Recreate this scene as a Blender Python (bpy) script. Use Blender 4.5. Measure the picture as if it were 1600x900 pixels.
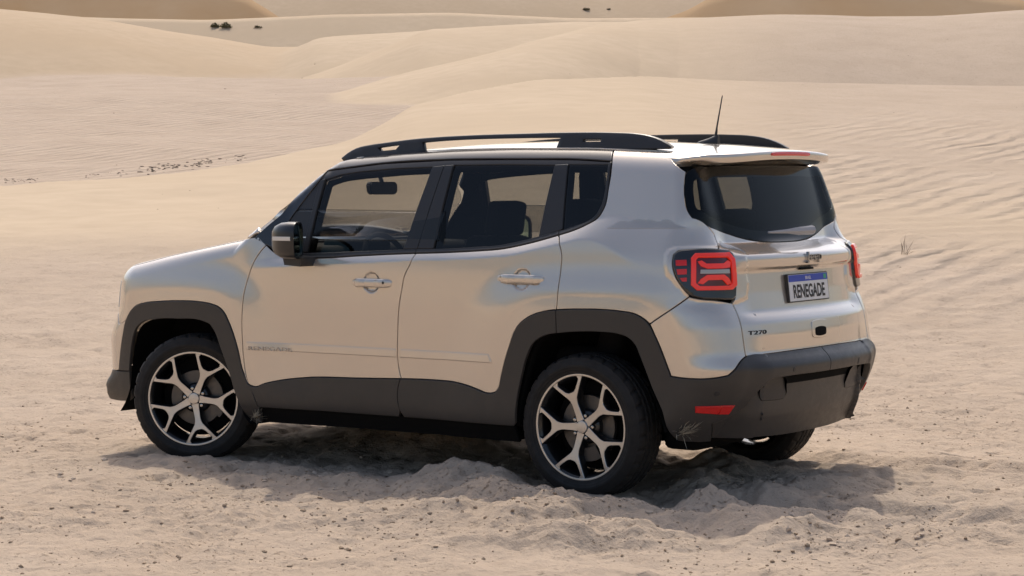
import bpy, bmesh, math, random
import numpy as np
from mathutils import Vector, Matrix
from mathutils.geometry import delaunay_2d_cdt

# ------------------------------------------------------------------ setup
for o in list(bpy.data.objects): bpy.data.objects.remove(o)
scn = bpy.context.scene
COL = scn.collection
CAM_C = np.array([7.352, -9.900, 1.587]); YAW, PIT, ROL = [math.radians(a) for a in (35.632, -2.957, -.362)]; FPX = 3517.4
FW = np.array([-math.sin(YAW)*math.cos(PIT), math.cos(YAW)*math.cos(PIT), math.sin(PIT)])
_r = np.array([math.cos(YAW), math.sin(YAW), 0.]); _u = np.cross(_r, FW)
RT = _r*math.cos(ROL)+_u*math.sin(ROL); UP = -_r*math.sin(ROL)+_u*math.cos(ROL)
cd = bpy.data.cameras.new('camera'); cam = bpy.data.objects.new('camera', cd); COL.objects.link(cam)
cd.sensor_width = 36; cd.lens = FPX/1600*36; cd.clip_start = .1; cd.clip_end = 5000
cam.matrix_world = Matrix(((RT[0], UP[0], -FW[0], CAM_C[0]), (RT[1], UP[1], -FW[1], CAM_C[1]), (RT[2], UP[2], -FW[2], CAM_C[2]), (0, 0, 0, 1)))
scn.camera = cam
SUN = np.array([-.86, 1.08, 1.72]); SUN /= np.linalg.norm(SUN)
SUN_EL = math.asin(SUN[2])
w = bpy.data.worlds.new('World'); scn.world = w; w.use_nodes = True
nt = w.node_tree; bg = nt.nodes['Background']
sky = nt.nodes.new('ShaderNodeTexSky'); sky.sky_type = 'NISHITA'; sky.sun_disc = False
sky.sun_elevation = SUN_EL; sky.sun_rotation = math.atan2(SUN[0], SUN[1]); sky.dust_density = 5.0; sky.air_density = 1.0
nt.links.new(sky.outputs[0], bg.inputs[0]); bg.inputs[1].default_value = .15
sd = bpy.data.lights.new('sun', 'SUN'); sd.energy = 2.0; sd.angle = math.radians(.55); sd.color = (1, .93, .82)
so = bpy.data.objects.new('sun', sd); COL.objects.link(so)
so.rotation_euler = Vector(SUN).to_track_quat('Z', 'Y').to_euler(); so.location = (0, 0, 30)
scn.view_settings.view_transform = 'Standard'; scn.view_settings.look = 'None'
scn.view_settings.gamma = 1; scn.view_settings.use_curve_mapping = False
scn.view_settings.exposure = .12
scn.render.resolution_x = 1024; scn.render.resolution_y = 576
R_ = math.radians

# ------------------------------------------------------------------ materials
def mat(name, col, rough=.5, metal=0., coat=0., spec=.5, coat_rough=.03, **kw):
    m = bpy.data.materials.new(name); m.use_nodes = True
    b = m.node_tree.nodes['Principled BSDF']
    b.inputs['Base Color'].default_value = (*col, 1); b.inputs['Roughness'].default_value = rough
    b.inputs['Metallic'].default_value = metal; b.inputs['Coat Weight'].default_value = coat
    b.inputs['Coat Roughness'].default_value = coat_rough; b.inputs['Specular IOR Level'].default_value = spec
    for k, v in kw.items(): b.inputs[k].default_value = v
    return m
def nodes(m): return m.node_tree.nodes, m.node_tree.links, m.node_tree.nodes['Principled BSDF']
def add_noise_rough(m, scale, lo, hi, bump=0., bscale=None, dirt=None, dirt_amt=.5):
    n, l, b = nodes(m)
    tc = n.new('ShaderNodeTexCoord'); nz = n.new('ShaderNodeTexNoise'); nz.inputs['Scale'].default_value = scale; nz.inputs['Detail'].default_value = 6
    l.new(tc.outputs['Object'], nz.inputs['Vector'])
    mr = n.new('ShaderNodeMapRange'); mr.inputs['From Min'].default_value = .3; mr.inputs['From Max'].default_value = .7
    mr.inputs['To Min'].default_value = lo; mr.inputs['To Max'].default_value = hi
    l.new(nz.outputs['Fac'], mr.inputs['Value']); l.new(mr.outputs[0], b.inputs['Roughness'])
    if bump:
        n2 = n.new('ShaderNodeTexNoise'); n2.inputs['Scale'].default_value = bscale or scale*8; l.new(tc.outputs['Object'], n2.inputs['Vector'])
        bp = n.new('ShaderNodeBump'); bp.inputs['Strength'].default_value = bump; bp.inputs['Distance'].default_value = .002
        l.new(n2.outputs['Fac'], bp.inputs['Height']); l.new(bp.outputs[0], b.inputs['Normal'])
    if dirt:
        sx = n.new('ShaderNodeSeparateXYZ'); l.new(tc.outputs['Object'], sx.inputs[0])
        m1 = n.new('ShaderNodeMapRange'); m1.inputs['From Min'].default_value = .75; m1.inputs['From Max'].default_value = .2
        m1.inputs['To Min'].default_value = 0; m1.inputs['To Max'].default_value = 1; l.new(sx.outputs['Z'], m1.inputs['Value'])
        n3 = n.new('ShaderNodeTexNoise'); n3.inputs['Scale'].default_value = 9; n3.inputs['Detail'].default_value = 9; n3.inputs['Roughness'].default_value = .7
        l.new(tc.outputs['Object'], n3.inputs['Vector'])
        mu = n.new('ShaderNodeMath'); mu.operation = 'MULTIPLY'; l.new(m1.outputs[0], mu.inputs[0]); l.new(n3.outputs['Fac'], mu.inputs[1])
        m2 = n.new('ShaderNodeMath'); m2.operation = 'MULTIPLY'; m2.inputs[1].default_value = dirt_amt; l.new(mu.outputs[0], m2.inputs[0])
        mx = n.new('ShaderNodeMixRGB'); mx.inputs['Color1'].default_value = b.inputs['Base Color'].default_value; mx.inputs['Color2'].default_value = (*dirt, 1)
        l.new(m2.outputs[0], mx.inputs['Fac']); l.new(mx.outputs[0], b.inputs['Base Color'])
    return m
M = {}
M['paint'] = mat('silver_beige_paint', (.665, .60, .52), .22, .62, 1.0)
M['black_gloss'] = mat('gloss_black', (.014, .014, .016), .15, 0, .8)
M['roof_black'] = mat('black_roof_paint', (.016, .016, .02), .28, 0, .7)
M['mirror_black'] = mat('mirror_cap_black', (.010, .010, .011), .3, 0, .25)
M['satin_black'] = add_noise_rough(mat('satin_black_trim', (.026, .025, .026), .4), 60, .34, .46)
M['plastic'] = add_noise_rough(mat('grained_black_plastic', (.041, .039, .037), .5, spec=.45), 30, .32, .44, .2, 700, (.42, .33, .24), .12)
M['liner'] = mat('dark_liner', (.008, .008, .008), .9, spec=.1)
M['rubber'] = add_noise_rough(mat('tyre_rubber', (.015, .015, .0155), .7, spec=.28), 25, .55, .8, .15, 300, (.40, .32, .24), .05)
M['alloy'] = mat('machined_alloy', (.60, .58, .55), .33, .9)
M['alloy_dark'] = mat('dark_wheel_paint', (.012, .012, .013), .3, .2, .5)
M['steel'] = add_noise_rough(mat('brake_steel', (.13, .12, .11), .45, .7), 40, .35, .55)
M['badge'] = mat('black_badge', (.03, .03, .032), .2, .6)
M['chrome'] = mat('dark_chrome', (.42, .42, .43), .2, 1)
M['glass'] = None; M['glass_dark'] = None
def glassmat(name, tint, f0=.04):
    m = bpy.data.materials.new(name); m.use_nodes = True; n = m.node_tree.nodes; l = m.node_tree.links
    n.remove(n['Principled BSDF']); out = n['Material Output']
    tr = n.new('ShaderNodeBsdfTransparent'); tr.inputs[0].default_value = (*tint, 1)
    gl = n.new('ShaderNodeBsdfGlossy'); gl.inputs['Roughness'].default_value = .01
    lw = n.new('ShaderNodeLayerWeight'); lw.inputs[0].default_value = .5
    pw = n.new('ShaderNodeMath'); pw.operation = 'POWER'; pw.inputs[1].default_value = 5; l.new(lw.outputs['Facing'], pw.inputs[0])
    fr = n.new('ShaderNodeMath'); fr.operation = 'MULTIPLY_ADD'; fr.inputs[1].default_value = .93; fr.inputs[2].default_value = f0; l.new(pw.outputs[0], fr.inputs[0])
    mx = n.new('ShaderNodeMixShader'); l.new(fr.outputs[0], mx.inputs[0]); l.new(tr.outputs[0], mx.inputs[1]); l.new(gl.outputs[0], mx.inputs[2])
    l.new(mx.outputs[0], out.inputs[0]); return m
M['glass'] = glassmat('clear_window_glass', (.60, .60, .58))
M['glass_dark'] = glassmat('tinted_window_glass', (.44, .45, .44))
M['glass_rear'] = glassmat('dark_rear_glass', (.27, .28, .27), .022)
M['red_lens'] = mat('red_lens', (.70, .012, .010), .25, 0, .5)
M['red_deep'] = mat('deep_red_lens', (.10, .003, .003), .1, 0, .8)
M['red_glow'] = mat('lit_red_lamp', (.6, .02, .01), .2, 0, .8)
_b = M['red_glow'].node_tree.nodes['Principled BSDF']; _b.inputs['Emission Color'].default_value = (1, .035, .012, 1); _b.inputs['Emission Strength'].default_value = .22
M['white_plate'] = mat('plate_white', (.72, .73, .73), .4)
M['blue_plate'] = mat('plate_blue', (.01, .05, .42), .4)
M['ink'] = mat('black_ink', (.01, .01, .012), .5)
M['fabric'] = add_noise_rough(mat('seat_fabric', (.012, .012, .013), .85, spec=.2), 80, .8, .95)
M['headliner'] = mat('headliner', (.06, .057, .054), .9)
M['mirror'] = mat('mirror_glass', (.55, .75, .68), .02, 1)
M['lamp_clear'] = mat('headlamp_lens', (.75, .72, .66), .1, 0, 1)
M['decal'] = mat('grey_decal', (.47, .44, .40), .34, .6, 1.)
M['white_mark'] = mat('white_mark', (.8, .8, .8), .5)

# ------------------------------------------------------------------ body surface: one smooth implicit shape
def prof(knots, sig=.006, lo=-3., hi=3., n=12001):
    k = np.array(knots, float); g = np.linspace(lo, hi, n); v = np.interp(g, k[:, 0], k[:, 1])
    st = g[1]-g[0]; m = int(4*sig/st)+1; kk = np.exp(-.5*(np.arange(-m, m+1)*st/sig)**2); kk /= kk.sum()
    v = np.convolve(np.pad(v, m, mode='edge'), kk, 'valid')
    return lambda t: np.interp(t, g, v)
def sst(a, b, t):
    t = np.clip((t-a)/(b-a), 0, 1); return t*t*(3-2*t)
def sst2(t):
    '''straight ramp from 0 to 1 with lightly rounded ends'''
    t = np.clip((t+1)/2, -.1, 1.1); a = .08
    lo = np.where(t < -a, 0, np.where(t < a, (t+a)**2/(4*a), t)); return np.where(lo > 1+a, 1, np.where(lo > 1-a, 1-(1+a-lo)**2/(4*a), lo))
S_low = prof([(.15, .76), (.28, .815), (.33, .852), (.40, .862), (.52, .866), (.66, .874), (.92, .886), (1.08, .884), (1.2, .877), (1.3, .862), (1.45, .825), (1.8, .72)], .025)
S_up = prof([(1.0, .90), (1.19, .843), (1.40, .783), (1.63, .703), (1.80, .64)], .03)
Z_belt = prof([(-1.2, 1.10), (-.75, 1.132), (-.5, 1.148), (.25, 1.189), (.6, 1.202), (.87, 1.224), (1.0, 1.255), (1.16, 1.294), (1.3, 1.335), (1.42, 1.335), (1.6, 1.265), (1.9, 1.24)], .04)
W_belt = prof([(.8, .016), (1.0, .02), (1.3, .03), (1.55, .07), (2., .07)], .05)
TAPER = prof([(-2.3, .14), (-2.0, .055), (-1.7, .02), (-1.3, 0), (1.2, 0), (1.6, .012), (1.8, .03), (2.1, .07)], .08)
R0 = prof([(.2, 2.0), (.27, 2.05), (.40, 2.11), (.50, 2.145), (.58, 2.168), (.62, 2.180), (.648, 2.182), (.672, 2.168), (.70, 2.138), (.715, 2.126), (.80, 2.124), (.862, 2.114), (.885, 2.095), (.91, 2.066), (1.0, 2.05), (1.10, 2.038), (1.108, 2.038), (1.118, 2.058), (1.16, 2.062), (1.18, 2.054), (1.205, 2.0), (1.236, 1.93), (1.30, 1.908), (1.62, 1.815), (1.7, 1.79), (1.85, 1.75)], .006)
R1 = prof([(.2, 1.86), (.27, 1.93), (.40, 2.035), (.50, 2.10), (.58, 2.14), (.65, 2.16), (.715, 2.128), (.85, 2.112), (.92, 2.085), (.96, 2.06), (1.1, 2.046), (1.17, 2.032), (1.22, 1.998), (1.27, 1.955), (1.32, 1.925), (1.62, 1.838), (1.85, 1.772)], .014)
TX = prof([(-.9, 1.655), (-.45, 1.699), (-.28, 1.710), (0, 1.728), (.3, 1.742), (.7, 1.747), (1.2, 1.740), (1.6, 1.720), (1.95, 1.69), (2.2, 1.66)], .08)
HX = prof([(-2.3, .98), (-2.05, 1.03), (-1.93, 1.06), (-1.5, 1.145), (-.97, 1.236), (-.5, 1.30)], .08)
FX = prof([(.15, 2.0), (.25, 2.06), (.35, 2.105), (.45, 2.135), (.66, 2.145), (.69, 2.13), (.75, 2.09), (.84, 2.075), (1.0, 2.06), (1.1, 2.04)], .012)
def rnd(a, b, r): return np.minimum(np.maximum(a, b), -r) + np.sqrt(np.maximum(a+r, 0)**2+np.maximum(b+r, 0)**2)
def seg_dist(px, pz, poly, closed=True):
    best = np.full(px.shape, 1e9); n = len(poly); inside = np.zeros(px.shape, bool)
    for i in range(n if closed else n-1):
        a = poly[i]; b = poly[(i+1) % n]; d = b-a; L = d@d+1e-12
        t = np.clip(((px-a[0])*d[0]+(pz-a[1])*d[1])/L, 0, 1)
        best = np.minimum(best, (px-a[0]-t*d[0])**2+(pz-a[1]-t*d[1])**2)
        if closed and a[1] != b[1]:
            c = ((a[1] > pz) != (b[1] > pz)) & (px < (b[0]-a[0])*(pz-a[1])/(b[1]-a[1])+a[0]); inside ^= c
    return np.sqrt(best), inside
def pix_ray(p): p = np.atleast_2d(np.array(p, float)); return FW+np.outer((p[:, 0]-800)/FPX, RT)-np.outer((p[:, 1]-450)/FPX, UP)
def pix_plane(p, ax, v):
    d = pix_ray(p); t = (v-CAM_C[ax])/d[:, ax]; return CAM_C+d*t[:, None]
ARCH_F = [(186, 578), (192, 524), (197, 500), (204, 486), (214, 477), (228, 473), (250, 471), (280, 470), (310, 471.4), (330, 475), (342, 480), (350, 488), (357, 502), (364, 520), (372, 548), (379, 578), (383, 588), (388, 600)]
ARCH_R = [(779, 606), (782, 592), (788, 566), (796, 540), (803, 520), (810, 508), (820, 499), (832, 492), (848, 487), (870, 484.4), (900, 483), (910, 483), (940, 483.6), (970, 486.4), (992, 490.6), (1004, 497), (1014, 507), (1022, 522), (1030, 540), (1040, 566), (1048, 588)]
def arch_poly(a):
    P = pix_plane(a, 1, -.90)[:, [0, 2]]
    d0 = P[0]-P[2]; d1 = P[-1]-P[-3]
    e0 = P[0]+d0/abs(d0[1])*max(P[0][1]-.05, .01); e1 = P[-1]+d1/abs(d1[1])*max(P[-1][1]-.05, .01)
    return np.vstack([e0, P, e1])
AF = arch_poly(ARCH_F); AR = arch_poly(ARCH_R)
# ring chart: u runs along the car side (u = x), round the rear corner and across the tail; same at the nose
XC, YC, RG = 1.50, -.42, .46
XF, YF, RF = -1.50, -.42, .46
ARC = RG*math.pi/2
UCEN = XC+ARC-YC; UFR = XF-ARC+YF
def chart_u(P):
    x = P[:, 0]; y = -np.abs(P[:, 1])
    u = x.copy()
    m = (x > XC); th = np.arctan2(x-XC, -(y-YC)); c = m & (y < YC); u[c] = XC+RG*th[c]
    r = m & (y >= YC); u[r] = XC+ARC+(y[r]-YC)
    m = (x < XF); th = np.arctan2(-(x-XF), -(y-YF)); c = m & (y < YF); u[c] = XF-RF*th[c]
    r = m & (y >= YF); u[r] = XF-ARC-(y[r]-YF)
    u = np.where(P[:, 1] > 0, np.where(x > 0, 2*UCEN-u, u), u)
    return u
BEZEL = [None]; DISH = []
def Sx(x, z):
    zb = Z_belt(x); wb = W_belt(x)
    t = .5+.5*np.tanh(1.15*np.clip((z-(zb-.026))/(wb*1.15), -3, 3)) if False else sst2((z-(zb-.027))/(wb*1.35))
    fade = sst(-.62, -.9, x)
    t = t*(1-fade)
    s = S_low(z)*(1-t)+np.minimum(S_up(z), S_low(z))*t
    return s-TAPER(x)
def disp(x, z, ay, P=None):
    D = np.zeros_like(x)
    for poly, lip in ((AF, .055), (AR, .062)):
        cx = poly[:, 0].mean()
        m = (np.abs(x-cx) < 1.05) & (z < 1.3) & (ay > .5)
        if not m.any(): continue
        d, ins = seg_dist(x[m], z[m], poly); d = np.where(ins, 0, d)
        cz_ = poly[:, 1].max()-.45; aa_ = np.abs(x[m]-cx)/np.hypot(x[m]-cx, np.maximum(z[m]-cz_, .02))
        f = .027*(1-sst(0, 1, (d-lip)/(.20+.16*aa_**3)))
        f = np.where(d < lip, .027+.004*(1-d/lip), f)*sst(1.2, 1.0, z[m])
        D[m] += f
    for hx, hz_ in DISH:
        m = (np.abs(x-hx) < .08) & (np.abs(z-hz_) < .08)
        if m.any(): D[m] -= .010*sst(.057, .043, np.hypot(x[m]-hx, z[m]-hz_))
    if BEZEL[0] is not None and P is not None:
        m = (x > 1.4) & (z > .85) & (z < 1.35) & (ay > .35)
        if m.any():
            u = chart_u(np.stack([x[m], -ay[m], z[m]], 1)); d, ins = seg_dist(u, z[m], BEZEL[0])
            sgn = np.where(ins, -d, d); D[m] += .010*sst(.008, -.016, sgn)
    return D
def F(P, detail=True):
    x, y, z = P[:, 0], P[:, 1], P[:, 2]; ay = np.abs(y)
    side = ay-Sx(x, z)
    wq = sst(.50, .66, ay)
    bow = (.062-.022*sst(1.2, 1.4, z))*(ay/.6)**2.2
    rear = x-(R0(z)*(1-wq)+R1(z)*wq-bow)
    front = -x-(FX(z)-(.062+.02*sst(.7, .85, z))*(ay/.7)**2.4)
    roof = z-(TX(x)-.036*(ay/.6)**2.2)
    ws = ((-1.075+(z-1.22)*1.33+.10*(ay/.7)**2)-x)/1.66
    hood = z-(HX(x)+.028*(1-(ay/.7)**2))
    rr = .05+.11*sst(.75, 1.0, z)
    sr = rnd(side, rear, .15-.065*sst(1.18, 1.36, z))
    lower = rnd(rnd(sr, front, .17), hood, .085)
    cabin = np.maximum(rnd(rnd(sr, roof, .095), ws, .035), front)
    f = np.minimum(lower, cabin)
    if detail: f = f-disp(x, z, ay, P)
    return f
def bisect(A, B, n=30):
    lo = np.zeros(len(A)); hi = np.ones(len(A))
    for _ in range(n):
        m = (lo+hi)/2; f = F(A+(B-A)*m[:, None]); out = f > 0
        lo = np.where(out, m, lo); hi = np.where(out, hi, m)
    return A+(B-A)*((lo+hi)/2)[:, None]
def grad(P, e=.0015):
    g = np.stack([F(P+np.eye(3)[i]*e)-F(P-np.eye(3)[i]*e) for i in range(3)], 1)
    return g/np.maximum(np.linalg.norm(g, axis=1, keepdims=True), 1e-9)
def surf(uv, chart='ring'):
    uv = np.asarray(uv, float); a = uv[:, 0].copy(); b = uv[:, 1]
    n = len(a); A = np.zeros((n, 3)); B = np.zeros((n, 3))
    if chart == 'ring':
        flip = a > UCEN; a = np.where(flip, 2*UCEN-a, a)
        A[:, 2] = B[:, 2] = b
        s = (a >= XF) & (a <= XC); A[s, 0] = B[s, 0] = a[s]; A[s, 1] = -1.25; B[s, 1] = -.15
        c = (a > XC) & (a < XC+ARC); t = (a[c]-XC)/RG; d = np.stack([np.sin(t), -np.cos(t)], 1)
        A[c, :2] = np.array([XC, YC])+d*1.1; B[c, :2] = np.array([XC, YC])+d*.02
        r = a >= XC+ARC; A[r, 1] = B[r, 1] = a[r]-XC-ARC+YC; A[r, 0] = 2.6; B[r, 0] = 1.2
        c = (a < XF) & (a > XF-ARC); t = (XF-a[c])/RF; d = np.stack([-np.sin(t), -np.cos(t)], 1)
        A[c, :2] = np.array([XF, YF])+d*1.1; B[c, :2] = np.array([XF, YF])+d*.02
        r = a <= XF-ARC; A[r, 1] = B[r, 1] = (XF-ARC-a[r])+YF; A[r, 0] = -2.6; B[r, 0] = -1.2
        P = bisect(A, B); P[flip, 1] *= -1
    elif chart == 'top':
        A[:, 0] = B[:, 0] = a; A[:, 1] = B[:, 1] = b; A[:, 2] = 2.3; B[:, 2] = .7; P = bisect(A, B)
    elif chart == 'front':
        A[:, 1] = B[:, 1] = a; A[:, 2] = B[:, 2] = b; A[:, 0] = -2.8; B[:, 0] = .4; P = bisect(A, B)
    return P
def pix_hit(p):
    """photo pixel -> point where its ray meets the body surface (nearest approach at the outline)"""
    d = pix_ray(p); ts = np.linspace(8.5, 15, 261); n = len(d)
    Q = (CAM_C[None, None]+d[:, None]*ts[None, :, None]).reshape(-1, 3); f = F(Q).reshape(n, -1)
    neg = f < 0; first = np.argmax(neg, 1); has = neg.any(1)
    i0 = np.where(has, np.maximum(first-1, 0), np.argmin(f, 1))
    A = CAM_C+d*ts[i0][:, None]; B = CAM_C+d*ts[np.minimum(i0+1, len(ts)-1)][:, None]
    P = bisect(A, B, 24); P[~has] = A[~has]
    return P
def px(p): P = pix_hit(p); return np.stack([chart_u(P), P[:, 2]], 1)
def px_top(p): P = pix_hit(p); return P[:, :2]
# lamp bezel region is raised a little
BEZ = [(1041, 428), (1038, 412), (1039, 398), (1045, 389), (1056, 385.5), (1080, 384), (1144, 385), (1159, 391), (1166, 404), (1169, 442), (1167, 466), (1150, 474), (1120, 472), (1090, 470), (1077, 464), (1062, 450), (1050, 438)]
BEZEL[0] = px(BEZ)

# ------------------------------------------------------------------ mesh helpers
def link(o, parent=None):
    COL.objects.link(o)
    if parent is not None: o.parent = parent
    return o
def mesh_obj(name, V, Fc, m, parent=None, normals=None, smooth=True, mats=None, midx=None):
    me = bpy.data.meshes.new(name); me.from_pydata([tuple(v) for v in V], [], [tuple(f) for f in Fc])
    for mm in (mats or [m]): me.materials.append(mm)
    if midx is not None: me.polygons.foreach_set('material_index', np.asarray(midx, dtype=np.int32))
    me.polygons.foreach_set('use_smooth', [smooth]*len(me.polygons))
    if normals is not None: me.normals_split_custom_set_from_vertices([tuple(v) for v in normals])
    me.update()
    return link(bpy.data.objects.new(name, me), parent)
def resample(pts, h, closed=True, smooth=True, corner=32):
    P = np.asarray(pts, float); n = len(P)
    keep = [i for i in range(n) if np.linalg.norm(P[i]-P[i-1]) > 1e-5]; P = P[keep]; n = len(P)
    out = []
    rng = n if closed else n-1
    def tang(i):
        a = P[i]-P[(i-1) % n]; b = P[(i+1) % n]-P[i]
        la, lb = np.linalg.norm(a), np.linalg.norm(b)
        ang = math.degrees(math.acos(np.clip(a@b/(la*lb), -1, 1)))
        if ang > corner or not smooth: return None
        t = a/la/la+b/lb/lb; return t/np.linalg.norm(t)
    for i in range(rng):
        a = P[i]; b = P[(i+1) % n]; L = np.linalg.norm(b-a)
        ta = tang(i) if (closed or i > 0) else None; tb = tang((i+1) % n) if (closed or i < n-2) else None
        if ta is None and tb is None: ta = tb = (b-a)/L
        elif ta is None: ta = 2*(b-a)/L-tb; ta /= np.linalg.norm(ta)
        elif tb is None: tb = 2*(b-a)/L-ta; tb /= np.linalg.norm(tb)
        k = max(1, int(round(L/h)))
        for j in range(k):
            t = j/k; out.append((2*t**3-3*t*t+1)*a+(t**3-2*t*t+t)*L*ta+(-2*t**3+3*t*t)*b+(t**3-t*t)*L*tb)
    if not closed: out.append(P[-1])
    return np.array(out)
def area(P): return .5*np.sum(P[:, 0]*np.roll(P[:, 1], -1)-np.roll(P[:, 0], -1)*P[:, 1])
def offset(P, d):
    """move a counter-clockwise outline inwards by d"""
    e = np.roll(P, -1, 0)-P; e /= np.maximum(np.linalg.norm(e, axis=1, keepdims=True), 1e-9)
    n = np.stack([-e[:, 1], e[:, 0]], 1); m = n+np.roll(n, 1, 0); L = (m*m).sum(1, keepdims=True)
    return P+2*m/np.maximum(L, .9)*d
def outnorm(P):
    e = np.roll(P, -1, 0)-np.roll(P, 1, 0); e /= np.maximum(np.linalg.norm(e, axis=1, keepdims=True), 1e-9)
    return np.stack([e[:, 1], -e[:, 0]], 1)
def tri_region(loops, h):
    """triangulate the region inside loops[0] and outside the others; returns points, triangles (loop points come first)"""
    pts = np.vstack(loops); edges = []; k = 0
    for L in loops:
        n = len(L); edges += [(k+i, k+(i+1) % n) for i in range(n)]; k += n
    lo = loops[0].min(0); hi = loops[0].max(0)
    ys = np.arange(lo[1]+h*.3, hi[1], h*.87); G = []
    for j, yv in enumerate(ys):
        xs = np.arange(lo[0]+(h*.5 if j % 2 else 0), hi[0], h); G.append(np.stack([xs, np.full(len(xs), yv)], 1))
    G = np.vstack(G) if G else np.zeros((0, 2))
    ok = np.ones(len(G), bool)
    for i, L in enumerate(loops):
        d, ins = seg_dist(G[:, 0], G[:, 1], L); ok &= (ins if i == 0 else ~ins) & (d > h*.45)
    G = G[ok]; allp = np.vstack([pts, G])
    vs, _, fs, ov, _, _ = delaunay_2d_cdt([Vector(p) for p in allp], edges, [], 0, 1e-7)
    V = np.array([tuple(v) for v in vs]); T = np.array([f for f in fs if len(f) == 3])
    c = V[T].mean(1); keep = np.ones(len(T), bool)
    for i, L in enumerate(loops):
        _, ins = seg_dist(c[:, 0], c[:, 1], L); keep &= ins if i == 0 else ~ins
    T = T[keep]; mp = {}
    for i, o in enumerate(ov):
        for q in o: mp[q] = i
    a = V[T]; ar = (a[:, 1, 0]-a[:, 0, 0])*(a[:, 2, 1]-a[:, 0, 1])-(a[:, 2, 0]-a[:, 0, 0])*(a[:, 1, 1]-a[:, 0, 1])
    T[ar < 0] = T[ar < 0][:, ::-1]
    return V, T, [mp.get(i, i) for i in range(len(pts))]
def mirror_obj(o, parent, name=None):
    me = o.data; V = np.zeros(len(me.vertices)*3); me.vertices.foreach_get('co', V); V = V.reshape(-1, 3)*[1, -1, 1]
    Fc = [tuple(reversed(p.vertices)) for p in me.polygons]
    nn = NORM.get(me.name); mi = [p.material_index for p in me.polygons]
    q = mesh_obj(name or o.name.split('.')[0], V, Fc, None, parent, None if nn is None else nn*[1, -1, 1], me.polygons[0].use_smooth, [s for s in me.materials], mi)
    if nn is not None: NORM[q.data.name] = nn*[1, -1, 1]
    return q
NORM = {}
def panel(name, outer, m, parent, holes=(), h=.02, chart='ring', lift=0., gap=.0022, bevel=.003, depth=.018, smooth=True, corner=32, bh=None, curved=None, en=.35):
    bh = bh or min(h, .012)
    loops = []
    for i, L in enumerate([outer]+list(holes)):
        L = resample(L, bh, True, smooth, corner)
        if area(L) < 0: L = L[::-1]
        if i > 0: L = L[::-1]
        loops.append(L)
    face = [offset(L, gap+bevel) for L in loops]; edge = [offset(L, gap) for L in loops]
    V, T, mp = tri_region(face, h)
    P = surf(V, chart); N = grad(P)
    if chart == 'front': T = T[:, ::-1]
    Pl = P+N*lift
    if curved is not None:
        Pl = Pl+N*curved(V)[:, None]; e_ = .002
        N = N-((curved(V+[0, e_])-curved(V-[0, e_]))/(2*e_))[:, None]*np.array([0, 0, 1.]); N /= np.linalg.norm(N, axis=1, keepdims=True)
    VV = [Pl]; NN = [N]; FF = [tuple(t) for t in T]; k = len(Pl); off = 0
    for L, E in zip(face, edge):
        n = len(L); ia = [mp[off+i] for i in range(n)]; off += n
        pe = surf(E, chart); ne = grad(pe); pf = Pl[ia]
        out = pe-P[ia]; out -= (out*ne).sum(1, keepdims=True)*ne; out /= np.maximum(np.linalg.norm(out, axis=1, keepdims=True), 1e-9)
        ce = 0 if curved is None else curved(E)[:, None]*ne
        b1 = pe+ne*(lift-bevel*.8)+ce; b2 = pe+ne*(lift-depth)
        n1 = ne*en+out; n1 /= np.linalg.norm(n1, axis=1, keepdims=True)
        VV += [b1, b2]; NN += [n1, out]
        for i in range(n):
            j = (i+1) % n
            q = [(ia[i], k+i, k+j, ia[j]), (k+i, k+n+i, k+n+j, k+j)]
            FF += [tuple(reversed(t)) for t in q] if chart == 'front' else q
        k += 2*n
    A3 = np.vstack(VV); T0 = np.array(FF[:len(T)]); fn = np.cross(A3[T0[:, 1]]-A3[T0[:, 0]], A3[T0[:, 2]]-A3[T0[:, 0]])
    if (fn*N[T0[:, 0]]).sum() < 0: FF = [tuple(reversed(t)) for t in FF]   # wind with the surface normals
    VV = np.vstack(VV); NN = np.vstack(NN)
    o = mesh_obj(name, VV, FF, m, parent, NN); NORM[o.data.name] = NN
    return o
def both(name, outer, m, parents, **kw):
    a = panel(name, outer, m, parents[0], **kw); b = mirror_obj(a, parents[1], name); return a, b
def bm_obj(name, bm, m, parent=None, smooth=True, mats=None, autosm=None):
    me = bpy.data.meshes.new(name); bmesh.ops.recalc_face_normals(bm, faces=bm.faces[:]); bm.to_mesh(me); bm.free()
    for mm in (mats or [m]): me.materials.append(mm)
    me.polygons.foreach_set('use_smooth', [smooth]*len(me.polygons))
    if autosm: me.set_sharp_from_angle(angle=R_(autosm))
    return link(bpy.data.objects.new(name, me), parent)
def prism(name, pts, y0, y1, m, parent, bev=.004, axis='y', autosm=35):
    """extrude a closed 2-D outline along one axis, edges bevelled"""
    bm = bmesh.new(); vs = []
    for p in pts: vs.append(bm.verts.new({'y': (p[0], y0, p[1]), 'x': (y0, p[0], p[1]), 'z': (p[0], p[1], y0)}[axis]))
    f = bm.faces.new(vs); r = bmesh.ops.extrude_face_region(bm, geom=[f])
    d = {'y': (0, y1-y0, 0), 'x': (y1-y0, 0, 0), 'z': (0, 0, y1-y0)}[axis]
    bmesh.ops.translate(bm, verts=[v for v in r['geom'] if isinstance(v, bmesh.types.BMVert)], vec=d)
    if bev: bmesh.ops.bevel(bm, geom=[e for e in bm.edges if e.calc_face_angle(0) > .6], offset=bev, segments=2, affect='EDGES', clamp_overlap=True)
    return bm_obj(name, bm, m, parent, True, None, autosm)
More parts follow.
